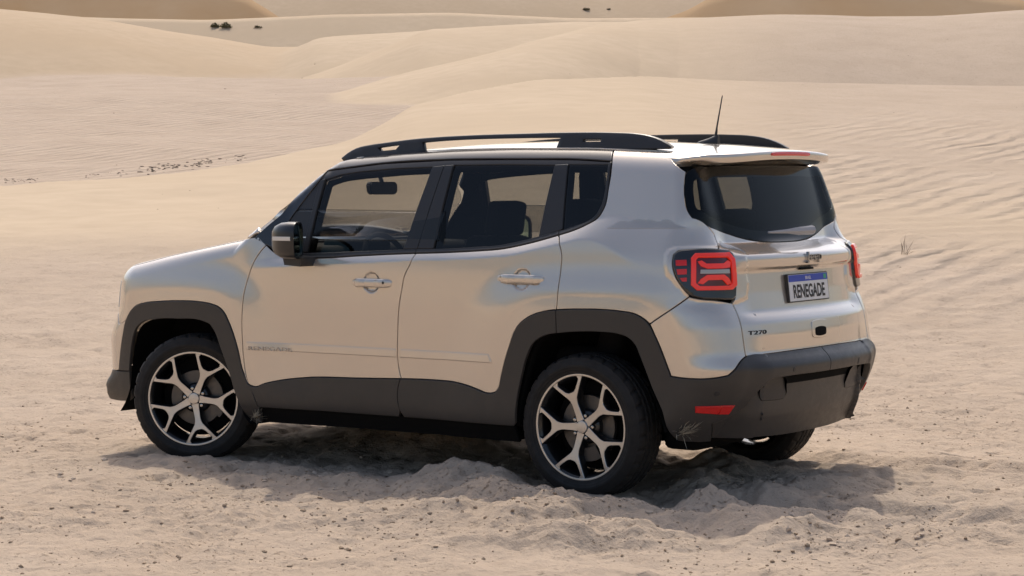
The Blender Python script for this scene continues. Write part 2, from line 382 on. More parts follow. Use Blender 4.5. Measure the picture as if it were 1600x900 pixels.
def loft(name, rings, m, parent=None, cap=True, closed=True, smooth=True, autosm=40):
    bm = bmesh.new(); R = [[bm.verts.new(tuple(p)) for p in r] for r in rings]; n = len(R[0])
    for a, b in zip(R[:-1], R[1:]):
        for i in range(n if closed else n-1): bm.faces.new((a[i], a[(i+1) % n], b[(i+1) % n], b[i]))
    if cap: bm.faces.new(R[0][::-1]); bm.faces.new(R[-1])
    return bm_obj(name, bm, m, parent, smooth, None, autosm)
def tube(name, pts, rad, m, parent=None, n=10):
    P = np.array(pts, float); rad = np.broadcast_to(rad, len(P)); rings = []
    for i in range(len(P)):
        t = P[min(i+1, len(P)-1)]-P[max(i-1, 0)]; t /= np.linalg.norm(t)
        a = np.cross(t, [0, 0, 1]); a = a if np.linalg.norm(a) > .1 else np.cross(t, [0, 1, 0]); a /= np.linalg.norm(a); b = np.cross(t, a)
        rings.append([P[i]+rad[i]*(math.cos(2*math.pi*k/n)*a+math.sin(2*math.pi*k/n)*b) for k in range(n)])
    return loft(name, rings, m, parent)
def part_empty(name, loc, parent=None):
    e = bpy.data.objects.new(name, None); e.empty_display_size = .2; e.location = loc; return link(e, parent)
def tag(o, label, cat=None, group=None, kind=None):
    o['label'] = label
    if cat: o['category'] = cat
    if group: o['group'] = group
    if kind: o['kind'] = kind
    return o
_d = px([(580, 441), (815, 437)]); DISH += [tuple(_d[0]), tuple(_d[1])]
# ------------------------------------------------------------------ the car
car = part_empty('off_road_car', (0, 0, 0))
tag(car, 'silver beige compact SUV with black cladding standing in churned sand', 'car')
PAINT = M['paint']
SEAM_F = [(416, 383), (402, 400), (390, 426), (382, 454), (378.4, 480), (377.6, 512), (380, 556), (384, 586), (388, 600)]   # wing / front door
SEAM_B = [(650, 395.5), (641, 411), (632, 430), (627, 455), (623, 480), (621, 520), (620.6, 550), (623, 576), (626.6, 592)]
SEAM_B2 = [(626.6, 592), (622.4, 608), (622, 624), (626, 642)]
SEAM_C = [(873, 367), (877, 396), (876, 420), (872, 450), (869, 484)]
SEAM_T2 = [(1145, 474), (1152, 490), (1158, 508), (1163, 540), (1166, 557)]
GLASS_REAR = [(1084, 262), (1110, 259.6), (1170, 258), (1200, 257.5)]
GL_LEFT = [(1084, 262), (1073, 268), (1070, 282), (1070, 310), (1073, 326), (1082, 340), (1106, 353)]
LAMP = [(1053, 398), (1060, 392), (1080, 390), (1122, 390), (1138, 391.6), (1145, 397), (1148, 410), (1150, 442), (1149, 464), (1144, 468.4), (1120, 468), (1090, 465.6), (1077, 461), (1064, 446), (1055, 430), (1051, 412)]
def C(*ls): return np.vstack([np.atleast_2d(np.array(l, float)) for l in ls])
def arch_inner(lst): return px(lst)
IN_F = arch_inner([(202, 640), (202, 600), (203, 580), (205, 552), (209, 526), (214, 512), (224, 503), (240, 499), (280, 498), (312, 500), (328, 506), (336, 518), (344, 540), (352, 562), (360, 586), (366, 608), (374, 628), (386, 648), (400, 661)])
IN_R = arch_inner([(803, 662), (805, 648), (808, 626), (816, 586), (824, 556), (834, 536), (846, 527), (864, 521.6), (900, 518.6), (940, 519), (968, 522.4), (982, 528), (992, 538), (1000, 556), (1010, 582), (1020, 608), (1034, 640), (1046, 675)])
OUT_F = px(ARCH_F); OUT_R = px(ARCH_R)
u_ = lambda p: px(p)
# lower front edge of the front flare / bumper in chart coordinates
sF, sB, sB2, sC = u_(SEAM_F), u_(SEAM_B), u_(SEAM_B2), u_(SEAM_C)
sF[0] = sF[1]+(sF[0]-sF[1])
beltF = u_([(438, 400), (468, 403), (500, 403), (560, 399.5), (610, 397), (650, 395.5)])
beltR = u_([(650, 395.5), (700, 394), (740, 392), (788, 388), (820, 381.5), (873, 367)])
cladF = u_([(626.6, 592), (560, 591), (480, 590), (440, 594), (415, 599), (397, 604), (388, 600)])
cladR = u_([(626.6, 592), (680, 594), (710, 597), (735, 604), (750, 610), (758, 613.4), (768, 614.4), (775, 612), (779, 606)])
SILL = .318
doors = [[None, None], [None, None]]
f_out = C(sF[:-1], OUT_F[-1], cladF[::-1][1:-1], sB[::-1], beltF[::-1][1:])
# arch passes the front door only at its lowest corner
dF = both('front_door', f_out, PAINT, (car, car), h=.0095)
cut = OUT_R[OUT_R[:, 0] < sC[-1, 0]-.004]
dR = both('rear_door', C(sB, cladR[1:-1], cut, [sC[-1]], sC[::-1][1:], beltR[::-1][1:-1]), PAINT, (car, car), h=.0095)
for dd_, xa, xb in ((dF, sB[5][0]*0-.865, sB[5][0]-.012), (dR, sB[5][0]+.012, .775)):
    zt_ = .684; zb2 = .638
    mo = np.array([(xa, zt_), (xb-(.018 if dd_ is dR else 0), zt_), (xb, zb2), (xa, zb2)])
    both('side_moulding', mo, PAINT, dd_, h=.02, lift=.003, gap=0, bevel=.007, depth=.012, smooth=False, en=1.6, curved=lambda V: .0042*np.clip((.688-V[:, 1])/.05, 0, 1))
# wing: hood shut line runs along the shoulder
xs = np.linspace(-1.86, -.80, 16)
ztop = HX(xs)-.012
fend_top = np.stack([xs, ztop], 1)
beltA = sF[0]
uN = XF-RF*.80                                    # where the wing meets the bumper corner
headl = [(uN-.055, .985), (uN-.055, .86)]
wing = C(OUT_F[2:], sF[::-1], fend_top[::-1], [(uN, 1.00), (uN, .82), (XF-RF*.70, .74)])
wg = both('front_wing', wing, PAINT, (car, car), h=.014)
# bonnet
T3 = surf(fend_top, 'ring'); L = T3[:, :2]
front_edge = surf(np.array([(UFR+abs(y)*1., .985) for y in np.linspace(-.60, 0, 8)]), 'ring')
fe = np.array([(-1.985+.10*(abs(y)/.6)**2.2, y) for y in np.linspace(L[0][1]+.03, -L[0][1]-.03, 15)])
hood = panel('bonnet', C(L[::-1], fe, L*[1, -1], [(-.97, y) for y in np.linspace(-L[-1][1], L[-1][1], 9)[1:-1]]), PAINT, car, h=.03, chart='top')
# bumper front, headlamps, grille, lower bumper
yy = lambda u: u
fb = [(XF-RF*.70, .74), (uN, .82), (uN, .80), (UFR+.0, .80)]
half = np.array([(u, .80) for u in np.linspace(uN, UFR, 10)])
lowline = px([(186, 578), (172, 578)]); zl = float(lowline[:, 1].mean())
bump_u = np.array([(XF-RF*.70, .74), (uN, .80), *[(u, .80) for u in np.linspace(uN-.05, UFR, 8)], *[(u, zl) for u in np.linspace(UFR, OUT_F[0][0]-.02, 12)], *OUT_F[0:3]])
both('front_bumper', bump_u, PAINT, (car, car), h=.03)
bump_l = np.array([*[(u, zl) for u in np.linspace(OUT_F[0][0]-.0, UFR, 12)], *[(u, .30) for u in np.linspace(UFR, IN_F[2][0]-.22, 9)], (IN_F[2][0]-.10, .295), (IN_F[2][0]-.03, .31), (IN_F[2][0]-.004, .335), (IN_F[2][0]-.004, .40), (IN_F[2][0]-.002, IN_F[2][1])])
both('lower_front_bumper', bump_l, M['plastic'], (car, car), h=.03)
head = np.array([(uN-.012, .985), (uN-.012, .83), (uN-.20, .83), (uN-.23, .90), (uN-.20, .985)])
both('headlamp', head, M['lamp_clear'], (car, car), h=.03, lift=.004, smooth=False)
gr = np.array([(uN-.235, 1.012), (UFR, 1.012), (UFR, .83), (uN-.235, .83)])
both('grille', gr, M['black_gloss'], (car, car), h=.04, lift=-.01)
# black flares
fl = C(OUT_F, u_([(392, 602), (397, 618), (407, 641), (410, 659)]), IN_F[2:][::-1])
a, b = both('wheel_arch_flare', fl, M['plastic'], (car, car), h=.018, lift=.006, gap=.0008)
sC2 = u_([(869, 484), (869, 520)]); 
# rear flare belongs partly to the door; split at the door seam
ixo = OUT_R[:, 0] < sC[-1, 0]; ixi = IN_R[:, 0] < sC[-1, 0]
split_o = (sC[-1, 0], np.interp(sC[-1, 0], OUT_R[:, 0], OUT_R[:, 1])); split_i = (sC[-1, 0], np.interp(sC[-1, 0], IN_R[7:12, 0], IN_R[7:12, 1]))
bot_door = [(IN_R[1][0]-.002, .33)]
flA = C([IN_R[2]], IN_R[2:][ixi[2:]], [split_i], [split_o], OUT_R[ixo][::-1], u_([(775, 612), (768, 614.4), (758, 613.4), (750, 610), (735, 604), (710, 597), (680, 594), (626.6, 592)]), sB2[1:], [(sB2[-1][0]+.02, SILL+.012), (IN_R[1][0]-.015, SILL+.012), (IN_R[1][0], .345)])
both('door_cladding', flA, M['plastic'], dR, h=.018, lift=.006, gap=.0015)
flC = C(cladF, u_([(397, 618), (407, 641)]), [(u_([(410, 659)])[0][0]+.02, SILL+.012), (sB2[-1][0]-.015, SILL+.012)], sB2[::-1][:-1])
both('door_cladding', flC, M['plastic'], dF, h=.018, lift=.006, gap=.0015)
PB = u_([(1048, 588), (1080, 592), (1106, 592), (1138, 587), (1148, 578), (1158, 564), (1166, 557)])
TGB = u_([(1166, 557), (1200, 553), (1230, 549), (1255, 545.5)]); TGB = C(TGB, [(UCEN, TGB[-1][1]+.0)])
zc = TGB[-1][1]
FAS = u_([(1112, 662), (1148, 646), (1164, 636), (1176, 620), (1192, 604), (1206, 592), (1240, 586)]); zf = FAS[-1][1]
FAS = C(FAS, [(UCEN-.15, zf), (UCEN, zf)])
flB = C([split_i], IN_R[(~ixi) & (np.arange(len(IN_R)) > 6)], u_([(1060, 688), (1090, 690), (1110, 689)]), FAS, TGB[::-1], PB[::-1][1:], OUT_R[~ixo][::-1][1:], [split_o])
both('rear_bumper', flB, M['plastic'], (car, car), h=.013, lift=.006, gap=.0015, depth=.045)
# sill strip under the doors
sl = np.array([(IN_F[-1][0]+.03, SILL+.01), (IN_R[0][0]-.01, SILL+.01), (IN_R[0][0]-.01, .235), (IN_F[-1][0]+.05, .235)])
both('sill', sl, M['liner'], (car, car), h=.04, lift=-.012)
# lower rear fascia, one piece across the tail
bl = u_([(1090, 690), (1112, 689), (1160, 680)]); 
halfL = C(u_([(1090, 690)]), FAS[:])
botz = .285
halfB = C([(UCEN, botz), (UCEN-.25, botz), (UCEN-.5, botz+.01)], u_([(1112, 689)]))
full = C(FAS, np.stack([2*UCEN-FAS[::-1][1:, 0], FAS[::-1][1:, 1]], 1), np.stack([2*UCEN-halfB[::-1][:, 0], halfB[::-1][:, 1]], 1)[:], halfB[1:])
fas = panel('lower_rear_fascia', full, M['plastic'], car, h=.013, lift=-.012, corner=30, gap=.005, depth=.03, curved=lambda V: -.030*sst(.40, .57, V[:, 1]))
for s in (0, 1):
    rc = u_([(1203, 593.5), (1232, 592), (1236, 597), (1236, 616), (1232, 625), (1224, 627), (1194, 629), (1192, 622), (1196, 604)])
    if s: rc = rc*[-1, 1]+[2*UCEN, 0]
    panel('recess_insert', rc, M['satin_black'], fas, h=.012, lift=-.008, bevel=.004, gap=0, curved=lambda V: -.030*sst(.40, .57, V[:, 1]))
    rf = u_([(1086, 634), (1147, 632), (1137, 646), (1086, 644)])
    rf2 = u_([(1128, 632.5), (1147, 632), (1137, 646), (1121, 646)]); rf1 = u_([(1086, 634), (1128, 632.6), (1121, 646), (1086, 644)])
    if s: rf1 = rf1*[-1, 1]+[2*UCEN, 0]; rf2 = rf2*[-1, 1]+[2*UCEN, 0]
    panel('reflector', rf1, M['red_lens'], fas, h=.02, lift=.012, gap=0, smooth=False)
    panel('reflector', rf2, M['red_glow'] if False else M['red_lens'], fas, h=.02, lift=.012, gap=0, smooth=False)
# painted bumper corner
cor = C(PB, u_(SEAM_T2)[::-1][1:], u_([(1120, 470), (1090, 467), (1077, 464), (1048, 484), (1015, 506.5)]), OUT_R[17:])
both('bumper_corner', cor, PAINT, (car, car), h=.012)
# quarter panel
DP = u_([(880, 365), (916, 351), (934, 340), (944, 324), (950, 296), (956, 252), (957, 241), (961, 233)])
xr = np.linspace(DP[-1][0], 1.60, 10)
zroof = 1.678
SP = u_([(1047, 236), (1046, 242), (1054, 254), (1072, 268)])
TOPQ = np.array([(x, np.interp(x, [DP[-1][0], SP[0][0]], [DP[-1][1], SP[0][1]])) for x in np.linspace(DP[-1][0], SP[0][0], 8)])
SEAM_T1 = u_([(1106, 353), (1116, 366), (1122, 382), (1122.6, 390)])
lampU = u_(LAMP)
qp = C(sC[::-1], DP, TOPQ[1:-1], SP, u_(GL_LEFT[2:]), SEAM_T1[1:], lampU[[2, 1, 0, 15, 14, 13, 12]], u_([(1077, 464), (1048, 484), (1015, 506.5)]), OUT_R[OUT_R[:, 0] > sC[-1, 0]][:7][::-1] if False else OUT_R[(OUT_R[:, 0] > sC[-1, 0]+.01) & (np.arange(len(OUT_R)) < 16)][::-1])
both('quarter_panel', qp, PAINT, (car, car), h=.011)
# tailgate
lampR = u_([(1122.6, 390), (1138, 391.6), (1145, 397), (1148, 410), (1150, 442), (1149, 464), (1145, 474)])
GB = u_([(1106, 353), (1140, 366), (1170, 374.4), (1200, 377.4)]); GB = C(GB, [(UCEN-.12, GB[-1][1]-.002), (UCEN, GB[-1][1]-.003)])
def sym(H): H = np.asarray(H); return C(H, np.stack([2*UCEN-H[::-1][1:, 0], H[::-1][1:, 1]], 1))
tgL = C(GB[::-1], SEAM_T1[1:], lampR[1:], u_(SEAM_T2)[1:], TGB[1:])          # from top centre round the left edge to the bottom centre
tail = panel('tailgate', C(tgL, np.stack([2*UCEN-tgL[::-1][1:-1, 0], tgL[::-1][1:-1, 1]], 1)), PAINT, car, h=.011)
GT = u_([(1084, 262), (1110, 259.6), (1170, 258)]); zt = GT[-1][1]
ggL = C([(UCEN, zt)], GT[::-1], u_(GL_LEFT[1:]), GB[1:])
rg = C(ggL, np.stack([2*UCEN-ggL[::-1][1:-1, 0], ggL[::-1][1:-1, 1]], 1))
panel('rear_window', rg, M['glass_rear'], tail, h=.03, lift=-.002, gap=.001, bevel=.002, depth=.006)
# frit band of the rear window
inner = offset(resample(rg, .012) if area(rg) > 0 else resample(rg[::-1], .012), .055)
panel('window_frame', rg, M['black_gloss'], tail, holes=[inner], h=.03, lift=-.008, gap=.0005, bevel=.001, depth=.004)
# ------------------------------------------------------------------ glazing and pillars
CR_T = u_([(520, 255), (560, 246), (620, 238.5), (700, 233.5), (760, 232), (860, 231.5), (940, 232)]); CR_T = C(CR_T, [DP[-1]])
CR_B = u_([(510, 267), (540, 262), (600, 254.5), (700, 249), (820, 248), (900, 248.5)]); CR_B = C(CR_B, [DP[-3]])
both('cant_rail', C(CR_T, [DP[-2]], CR_B[::-1]), M['roof_black'], (car, car), h=.02)
FG = u_([(508, 280), (532, 272), (560, 267.5), (620, 262), (676, 260), (630, 389.5), (478, 394.5)])
RGl = u_([(709, 257), (790, 256), (867, 257), (841, 371.5), (820, 376), (788, 382.5), (740, 386.5), (677, 388.5)])
QG = u_([(888, 256), (951, 256), (947, 290), (942, 316), (934, 333), (916, 345.5), (879, 358)])
both('window_pane', FG, M['glass'], dF, h=.04, lift=-.010, gap=-.004, bevel=.001, depth=.004, smooth=False)
both('window_pane', RGl, M['glass_dark'], dR, h=.04, lift=-.010, gap=-.004, bevel=.001, depth=.004, smooth=False)
both('quarter_window', QG, M['glass_dark'], (car, car), h=.04, lift=-.008, gap=-.003, bevel=.001, depth=.004)
AP = u_([(396, 372.5), (418, 352), (440, 334), (458, 312), (476, 290), (495, 272), (510, 260)])
frame = C(AP, [CR_B[0]], CR_B[1:], DP[::-1][2:], beltR[::-1], beltF[::-1][1:], [sF[0]])
hol = [offset(resample(q if area(q) > 0 else q[::-1], .01, True, False), .0) for q in (FG, RGl, QG)]
both('window_frame', frame, M['satin_black'], (car, car), holes=hol, h=.03, lift=-.006, gap=.0005, depth=.02, smooth=False)
both('a_pillar_trim', C(AP, u_([(520, 256), (512, 266), (500, 281), (480, 306), (455, 340), (441, 362), (438, 392), (416, 383)])), M['black_gloss'], (car, car), h=.02, lift=0., gap=.001, smooth=False)
bp = u_([(677, 260), (693, 258.5), (690, 268), (655, 389), (630, 389.5)])
bq = u_([(694, 258.5), (709, 257), (677, 388.5), (656, 389), (691, 268)])
both('pillar_trim', u_([(676, 260), (695, 258), (652, 389), (630, 389.5)]), M['satin_black'], dF, h=.02, lift=.001, gap=.001, smooth=False)
both('pillar_trim', u_([(695, 258), (709, 257), (677, 388.5), (652, 389)]), M['satin_black'], dR, h=.02, lift=.001, gap=.001, smooth=False)
both('pillar_trim', u_([(867, 257), (888, 256), (879, 358.5), (841, 371.5)]), M['satin_black'], dR, h=.02, lift=.001, gap=.001, smooth=False)
both('window_bar', u_([(500, 282), (508, 279), (479, 394.5), (472, 394.5)]), M['satin_black'], dF, h=.02, lift=.002, gap=.0005, smooth=False)
bm_hi_F = u_([(438, 394), (476, 396), (560, 392.8), (650, 388.8)]); bm_hi_R = u_([(650, 388.8), (700, 388), (740, 386), (788, 382), (820, 375), (873, 360.5)])
both('belt_moulding', C(beltF, bm_hi_F[::-1]), M['satin_black'], dF, h=.015, lift=.004, gap=.0005)
both('belt_moulding', C(beltR, bm_hi_R[::-1]), M['satin_black'], dR, h=.015, lift=.004, gap=.0005)
dq = C(u_([(873, 360.5), (916, 346.5), (930, 337), (939, 322), (946, 294), (951, 254)]), DP[::-1][2:], sC[:1])
both('belt_moulding', dq, M['satin_black'], (car, car), h=.015, lift=.003, gap=.0005)
# windscreen, roof, spoiler
APp = surf(AP, 'ring'); ws_l = APp[:, 1:]
wsc = C(ws_l, ws_l[::-1]*[-1, 1])
panel('windscreen', np.array([(y, z) for y, z in wsc]), M['glass'], car, h=.05, chart='front', lift=-.004, gap=.002, bevel=.002, depth=.006)
E3 = surf(C(CR_T[:-1], TOPQ), 'ring')
e2 = E3[:, :2]; rear_u = SP[0]
fx = [(-.40-.05*(1-(y/.6)**2), y) for y in np.linspace(-e2[0][1], e2[0][1], 9)[1:-1]]
bk = [(e2[-1][0]+.05*(1-(y/.6)**2)*0, y) for y in np.linspace(e2[-1][1], -e2[-1][1], 9)[1:-1]]
roof = panel('roof', C(e2, bk, (e2*[1, -1])[::-1], fx), PAINT, car, h=.035, chart='top')
# ------------------------------------------------------------------ inner shell, floor, wheel wells
def rbox(name, c, s, m, parent, bev=.02, rot=(0, 0, 0), seg=3):
    bm = bmesh.new(); bmesh.ops.create_cube(bm, size=1); bmesh.ops.scale(bm, vec=s, verts=bm.verts)
    if bev: bmesh.ops.bevel(bm, geom=bm.edges[:], offset=bev, segments=seg, affect='EDGES', profile=.6)
    bmesh.ops.rotate(bm, cent=(0, 0, 0), matrix=Matrix.Rotation(rot[2], 3, 'Z') @ Matrix.Rotation(rot[1], 3, 'Y') @ Matrix.Rotation(rot[0], 3, 'X'), verts=bm.verts)
    bmesh.ops.translate(bm, vec=c, verts=bm.verts)
    return bm_obj(name, bm, m, parent, True, None, 40)
def grow(q, d):
    q = resample(q, .015, True, False); q = q if area(q) > 0 else q[::-1]; return offset(q, -d)
shell = C([(-.95, .30), (IN_R[0][0], .30)], IN_R[1:], [(XC+ARC*.9, .30), (UCEN, .30), (UCEN, zt+.03), (XC+ARC*.75, zt+.03), (1.62, 1.66), (.6, 1.68), (-.25, 1.655), (-.66, 1.42), (-.95, 1.20)])
rgh = C(ggL, [(UCEN+.05, GB[-1][1]), (UCEN+.05, zt)])
rgh = resample(rg, .02); rgh = rgh[rgh[:, 0] <= UCEN+1e-6]
shell2 = C([(-.95, .30), (IN_R[0][0], .30)], IN_R[1:], [(XC+ARC*.9, .30), (UCEN, .30), GB[-1]-[0, .0]], GB[::-1][1:], u_(GL_LEFT)[::-1][1:-1], [GT[0]], [(XC+ARC*.72, zt+.04), (1.62, 1.66), (.6, 1.68), (-.25, 1.655), (-.66, 1.42), (-.95, 1.20)])
both('inner_shell', shell2, M['liner'], (car, car), holes=[grow(FG, .01), grow(RGl, .01), grow(QG, .008)], h=.05, lift=-.04, gap=0, bevel=.001, depth=.045, smooth=False)
hl = C(e2*[1, .93], (e2*[1, -.93])[::-1]); hl[:, 0] = np.clip(hl[:, 0], -.36, 1.66)
panel('headliner', hl, M['headliner'], car, h=.08, chart='top', lift=-.05, gap=0, bevel=.001, depth=.055)
rbox('floor_pan', (0, 0, .275), (1.66, 1.56, .07), M['liner'], car, .02)
rbox('floor_pan', (-.1, 0, .30), (3.3, 1.0, .09), M['liner'], car, .02)
rbox('boot_floor', (1.68, 0, .40), (.5, 1.0, .09), M['liner'], car, .02)
rbox('engine_bay', (-1.45, 0, .66), (.86, 1.04, .60), M['liner'], car, .05)
rbox('silencer', (1.72, -.42, .30), (.20, .50, .12), M['liner'], car, .05)
rbox('rear_panel', (1.86, 0, .66), (.06, 1.2, .7), M['liner'], car, .01)
def well(name, inn, cx, cz, sgn):
    q = resample(inn, .03, False); rings = []
    for yv, sc in ((-.872, 1.0), (-.80, 1.03), (-.58, 1.03), (-.50, .90)):
        rings.append([(cx+(p[0]-cx)*sc, yv*sgn, cz+(p[1]-cz)*sc) for p in q])
    rings.append([(cx+(p[0]-cx)*.02, -.50*sgn, cz+(p[1]-cz)*.02) for p in q])
    return loft(name, rings, M['liner'], car, cap=False, closed=False, smooth=True)
for s in (1, -1):
    well('wheel_well', IN_F, -1.29, .35, s); well('wheel_well', IN_R, 1.29, .35, s)

# ------------------------------------------------------------------ wheels
def lathe_rings(profile, n): return [[(r*math.cos(2*math.pi*k/n), y, r*math.sin(2*math.pi*k/n)) for k in range(n)] for r, y in profile]
def make_tyre():
    half = [(.253, -.094), (.257, -.103), (.263, -.107), (.270, -.1075), (.278, -.1105), (.280, -.113), (.292, -.1155), (.294, -.1172), (.304, -.1172), (.306, -.1155), (.318, -.1125), (.328, -.108), (.3365, -.1015), (.339, -.1012), (.3405, -.0985), (.347, -.091), (.352, -.080), (.3545, -.068)]
    tread_y = np.linspace(-.064, .064, 33)
    prof_ = half+[(.3578-.0035*(abs(y)/.064)**3, y) for y in tread_y]+[(r, -y) for r, y in half[::-1]]
    n = 300; rows = []
    rng = np.random.RandomState(4)
    for i, (r, y) in enumerate(prof_):
        row = []
        for k in range(n):
            rr = r; ay = abs(y)
            if r > .336:
                if r > .35:
                    for gy in (.022, .053):
                        if abs(ay-gy) < .0042: rr = r-.0075
                ph = (k % 5); sh = int(round(ay*60))
                if ay > .058:
                    if (k+sh) % 10 in (0, 1): rr = r-.008*min(1, (r-.332)/.02)
                elif ay > .026 and r > .35:
                    if (k+sh*2) % 6 == 3: rr = r-.005
                elif ay < .018 and (k+sh*2) % 12 == 0: rr = r-.004
            row.append((rr*math.cos(2*math.pi*k/n), y, rr*math.sin(2*math.pi*k/n)))
        rows.append(row)
    V = np.array(rows).reshape(-1, 3); Fc = []
    m_ = len(prof_)
    for i in range(m_-1):
        for k in range(n):
            a = i*n+k; b = i*n+(k+1) % n; Fc.append((a, b, b+n, a+n))
    o = mesh_obj('tyre', V, Fc, M['rubber'], None); o.data.set_sharp_from_angle(angle=R_(38)); return o
def spoke_half():
    return [(.030, .0225), (.050, .0195), (.085, .0175), (.120, .0175), (.143, .0240), (.168, .0425), (.196, .0635), (.2330, .0915), (.2385, .0845), (.2445, .0670), (.2435, .0570), (.2340, .0620), (.226, .0640), (.200, .0440), (.182, .0272), (.1745, .0130)]
def make_wheel():
    # barrel (part), tyre, face pieces (sub-parts)
    pr = [(.2575, -.1035), (.2605, -.101), (.258, -.094), (.246, -.088), (.236, -.070), (.228, -.03), (.225, .05), (.236, .085), (.252, .095)]
    w_ = loft('wheel', lathe_rings(pr, 72), M['alloy_dark'], None, cap=False)
    ty = make_tyre()
    lip = loft('rim_lip', lathe_rings([(.2490, -.0965), (.2492, -.1005), (.2510, -.1035), (.2590, -.1052), (.2625, -.1042), (.2632, -.1000), (.2628, -.096)], 96), M['alloy'], None, cap=False)
    h_ = spoke_half(); poly = np.array(h_+[(x, -y) for x, y in h_[::-1]])
    P = resample(poly, .005, True, True, 20); P = P if area(P) > 0 else P[::-1]
    fin = offset(P, .0018)
    def yface(x, y): r = np.hypot(x, y); return -.0995+.014*(1-sst(.03, .22, r))
    V, T, mp = tri_region([fin], .008); n = len(fin)
    V3 = np.stack([V[:, 0], yface(V[:, 0], V[:, 1]), V[:, 1]], 1)
    E1 = np.stack([P[:, 0], yface(P[:, 0], P[:, 1])+.0018, P[:, 1]], 1)
    Q = offset(P, -.0075); E2 = np.stack([Q[:, 0], yface(Q[:, 0], Q[:, 1])+.022, Q[:, 1]], 1); E3 = E2+[0, .02, 0]
    k = len(V3); AV = np.vstack([V3, E1, E2, E3]); FF = [tuple(t) for t in T]; mi = [0]*len(FF)
    for i in range(n):
        j = (i+1) % n
        FF += [(mp[i], k+i, k+j, mp[j]), (k+i, k+n+i, k+n+j, k+j), (k+n+i, k+2*n+i, k+2*n+j, k+n+j)]; mi += [0, 1, 1]
    spokes = []
    for s in range(5):
        a = 2*math.pi*s/5; R3 = np.array([[math.cos(a), 0, -math.sin(a)], [0, 1, 0], [math.sin(a), 0, math.cos(a)]])
        o = mesh_obj('spoke', AV@R3.T, FF, None, None, None, True, [M['alloy'], M['alloy_dark']], mi); o.data.set_sharp_from_angle(angle=R_(30)); spokes.append(o)
    disc_bed = loft('hub', lathe_rings([(.001, -.068), (.062, -.066), (.078, -.058), (.085, -.045), (.085, -.02)], 48), M['alloy_dark'], None, cap=False)
    cap = loft('hub_cap', lathe_rings([(.0005, -.0935), (.020, -.0932), (.029, -.0918), (.0315, -.0885), (.032, -.080)], 40), M['alloy'], None, cap=False)
    nuts = []
    for s in range(5):
        a = 2*math.pi*(s+.5)/5; rr = .056
        rings = [[(rr*math.cos(a)+r*math.cos(t), y, rr*math.sin(a)+r*math.sin(t)) for t in np.linspace(0, 2*math.pi, 13)[:-1]] for r, y in ((.0105, -.062), (.0105, -.079), (.0085, -.083), (.004, -.084))]
        nuts.append(loft('wheel_nut', rings, M['chrome'], None))
    disc = loft('brake_disc', lathe_rings([(.075, -.030), (.150, -.030), (.152, -.028), (.152, -.006), (.150, -.004), (.075, -.004)], 64), M['steel'], None, cap=False)
    back = loft('back_plate', lathe_rings([(.01, .01), (.17, .012), (.215, .03)], 48), M['liner'], None, cap=False)
    return w_, [ty, lip, disc_bed, cap, disc, back]+spokes+nuts
wproto, subs = make_wheel()
def caliper(parent, ang):
    r0, r1 = .105, .172; rings = []
    for a in np.linspace(ang-.34, ang+.34, 9):
        c, s_ = math.cos(a), math.sin(a); rings.append([(r*c, y, r*s_) for r, y in ((r0, -.055), (r1, -.052), (r1+.004, 0), (r1, .03), (r0, .03))])
    return loft('brake_caliper', rings, M['steel'], parent)
FHUB = np.array([302.4, 622.7])
def place_wheel(first, loc, rotz, spin):
    w_ = wproto if first else wproto.copy()
    if not first: COL.objects.link(w_)
    w_.parent = car; w_.location = loc; w_.rotation_euler = (0, spin, rotz); w_.rotation_mode = 'XYZ'
    for s_ in subs:
        q = s_ if first else s_.copy()
        if not first: COL.objects.link(q)
        q.parent = w_
    return w_
STEER = R_(24)
# put the steered front hub where the photo shows it
hubp = pix_plane([FHUB], 2, .347)[0]; hubp = pix_plane([FHUB], 1, -.868)[0]
noff = np.array([math.sin(STEER), -math.cos(STEER), 0])*.0935
fc = hubp-noff
wh = [place_wheel(True, (1.285, -.772, .347), 0, R_(-181.5)),
      place_wheel(False, (1.31, .80, .335), math.pi, R_(20)),
      place_wheel(False, tuple(fc), STEER, R_(79)),
      place_wheel(False, (-1.285, .772, .347), math.pi+STEER, R_(50))]
caliper(wh[0], R_(100)); caliper(wh[2], R_(60))
# ------------------------------------------------------------------ spoiler, rails, aerial
def spx(ay): return 1.625+.341*math.sqrt(max(0, 1-(ay/.665)**6))-.03*(ay/.6)**2
ysp = np.concatenate([np.linspace(-.648, -.59, 9), np.linspace(-.56, .56, 23), np.linspace(.59, .648, 9)])
zf0 = surf(np.array([(1.625, y) for y in ysp]), 'top')[:, 2]
rows = []
for y, z0 in zip(ysp, zf0):
    ay = abs(y); xe = spx(ay); th = 1-.6*sst(.54, .648, ay)
    xg = 1.80-.062*(ay/.6)**2.2-.28*max(0, ay-.6)
    top = [(x, z0+TX(x)-TX(1.625)-.004*((x-1.625)/.3)**2) for x in np.linspace(1.607, xe-.012, 10)]
    ze = top[-1][1]; x0 = 1.607
    top[0] = (x0, z0-.022); top.insert(1, (x0+.001, z0-.002)); top.insert(2, (x0+.006, z0+TX(x0+.006)-TX(1.625)))
    sec = top+[(xe-.004, ze-.003*th), (xe, ze-.009*th), (xe-.003, ze-.034*th), (xe-.010, ze-.043*th), (xe-.03, ze-.046*th), ((xe+xg)/2, ze-.052*th), (min(xg+.02, xe-.03), min(ze-.056*th, 1.632)), (min(xg, xe-.04)-.01, min(ze-.06*th, 1.605))]
    rows.append([(x, y, z) for x, z in sec])
sp = loft('roof_spoiler', rows, PAINT, car, cap=True, closed=False, autosm=42)
sp.data.update()
def spoil_edge(y): 
    i = np.interp(y, ysp, zf0); ay = abs(y); xe = spx(ay)
    return xe, i+TX(xe)-TX(1.625)-.004*((xe-1.625)/.3)**2
bm = bmesh.new(); ring = []
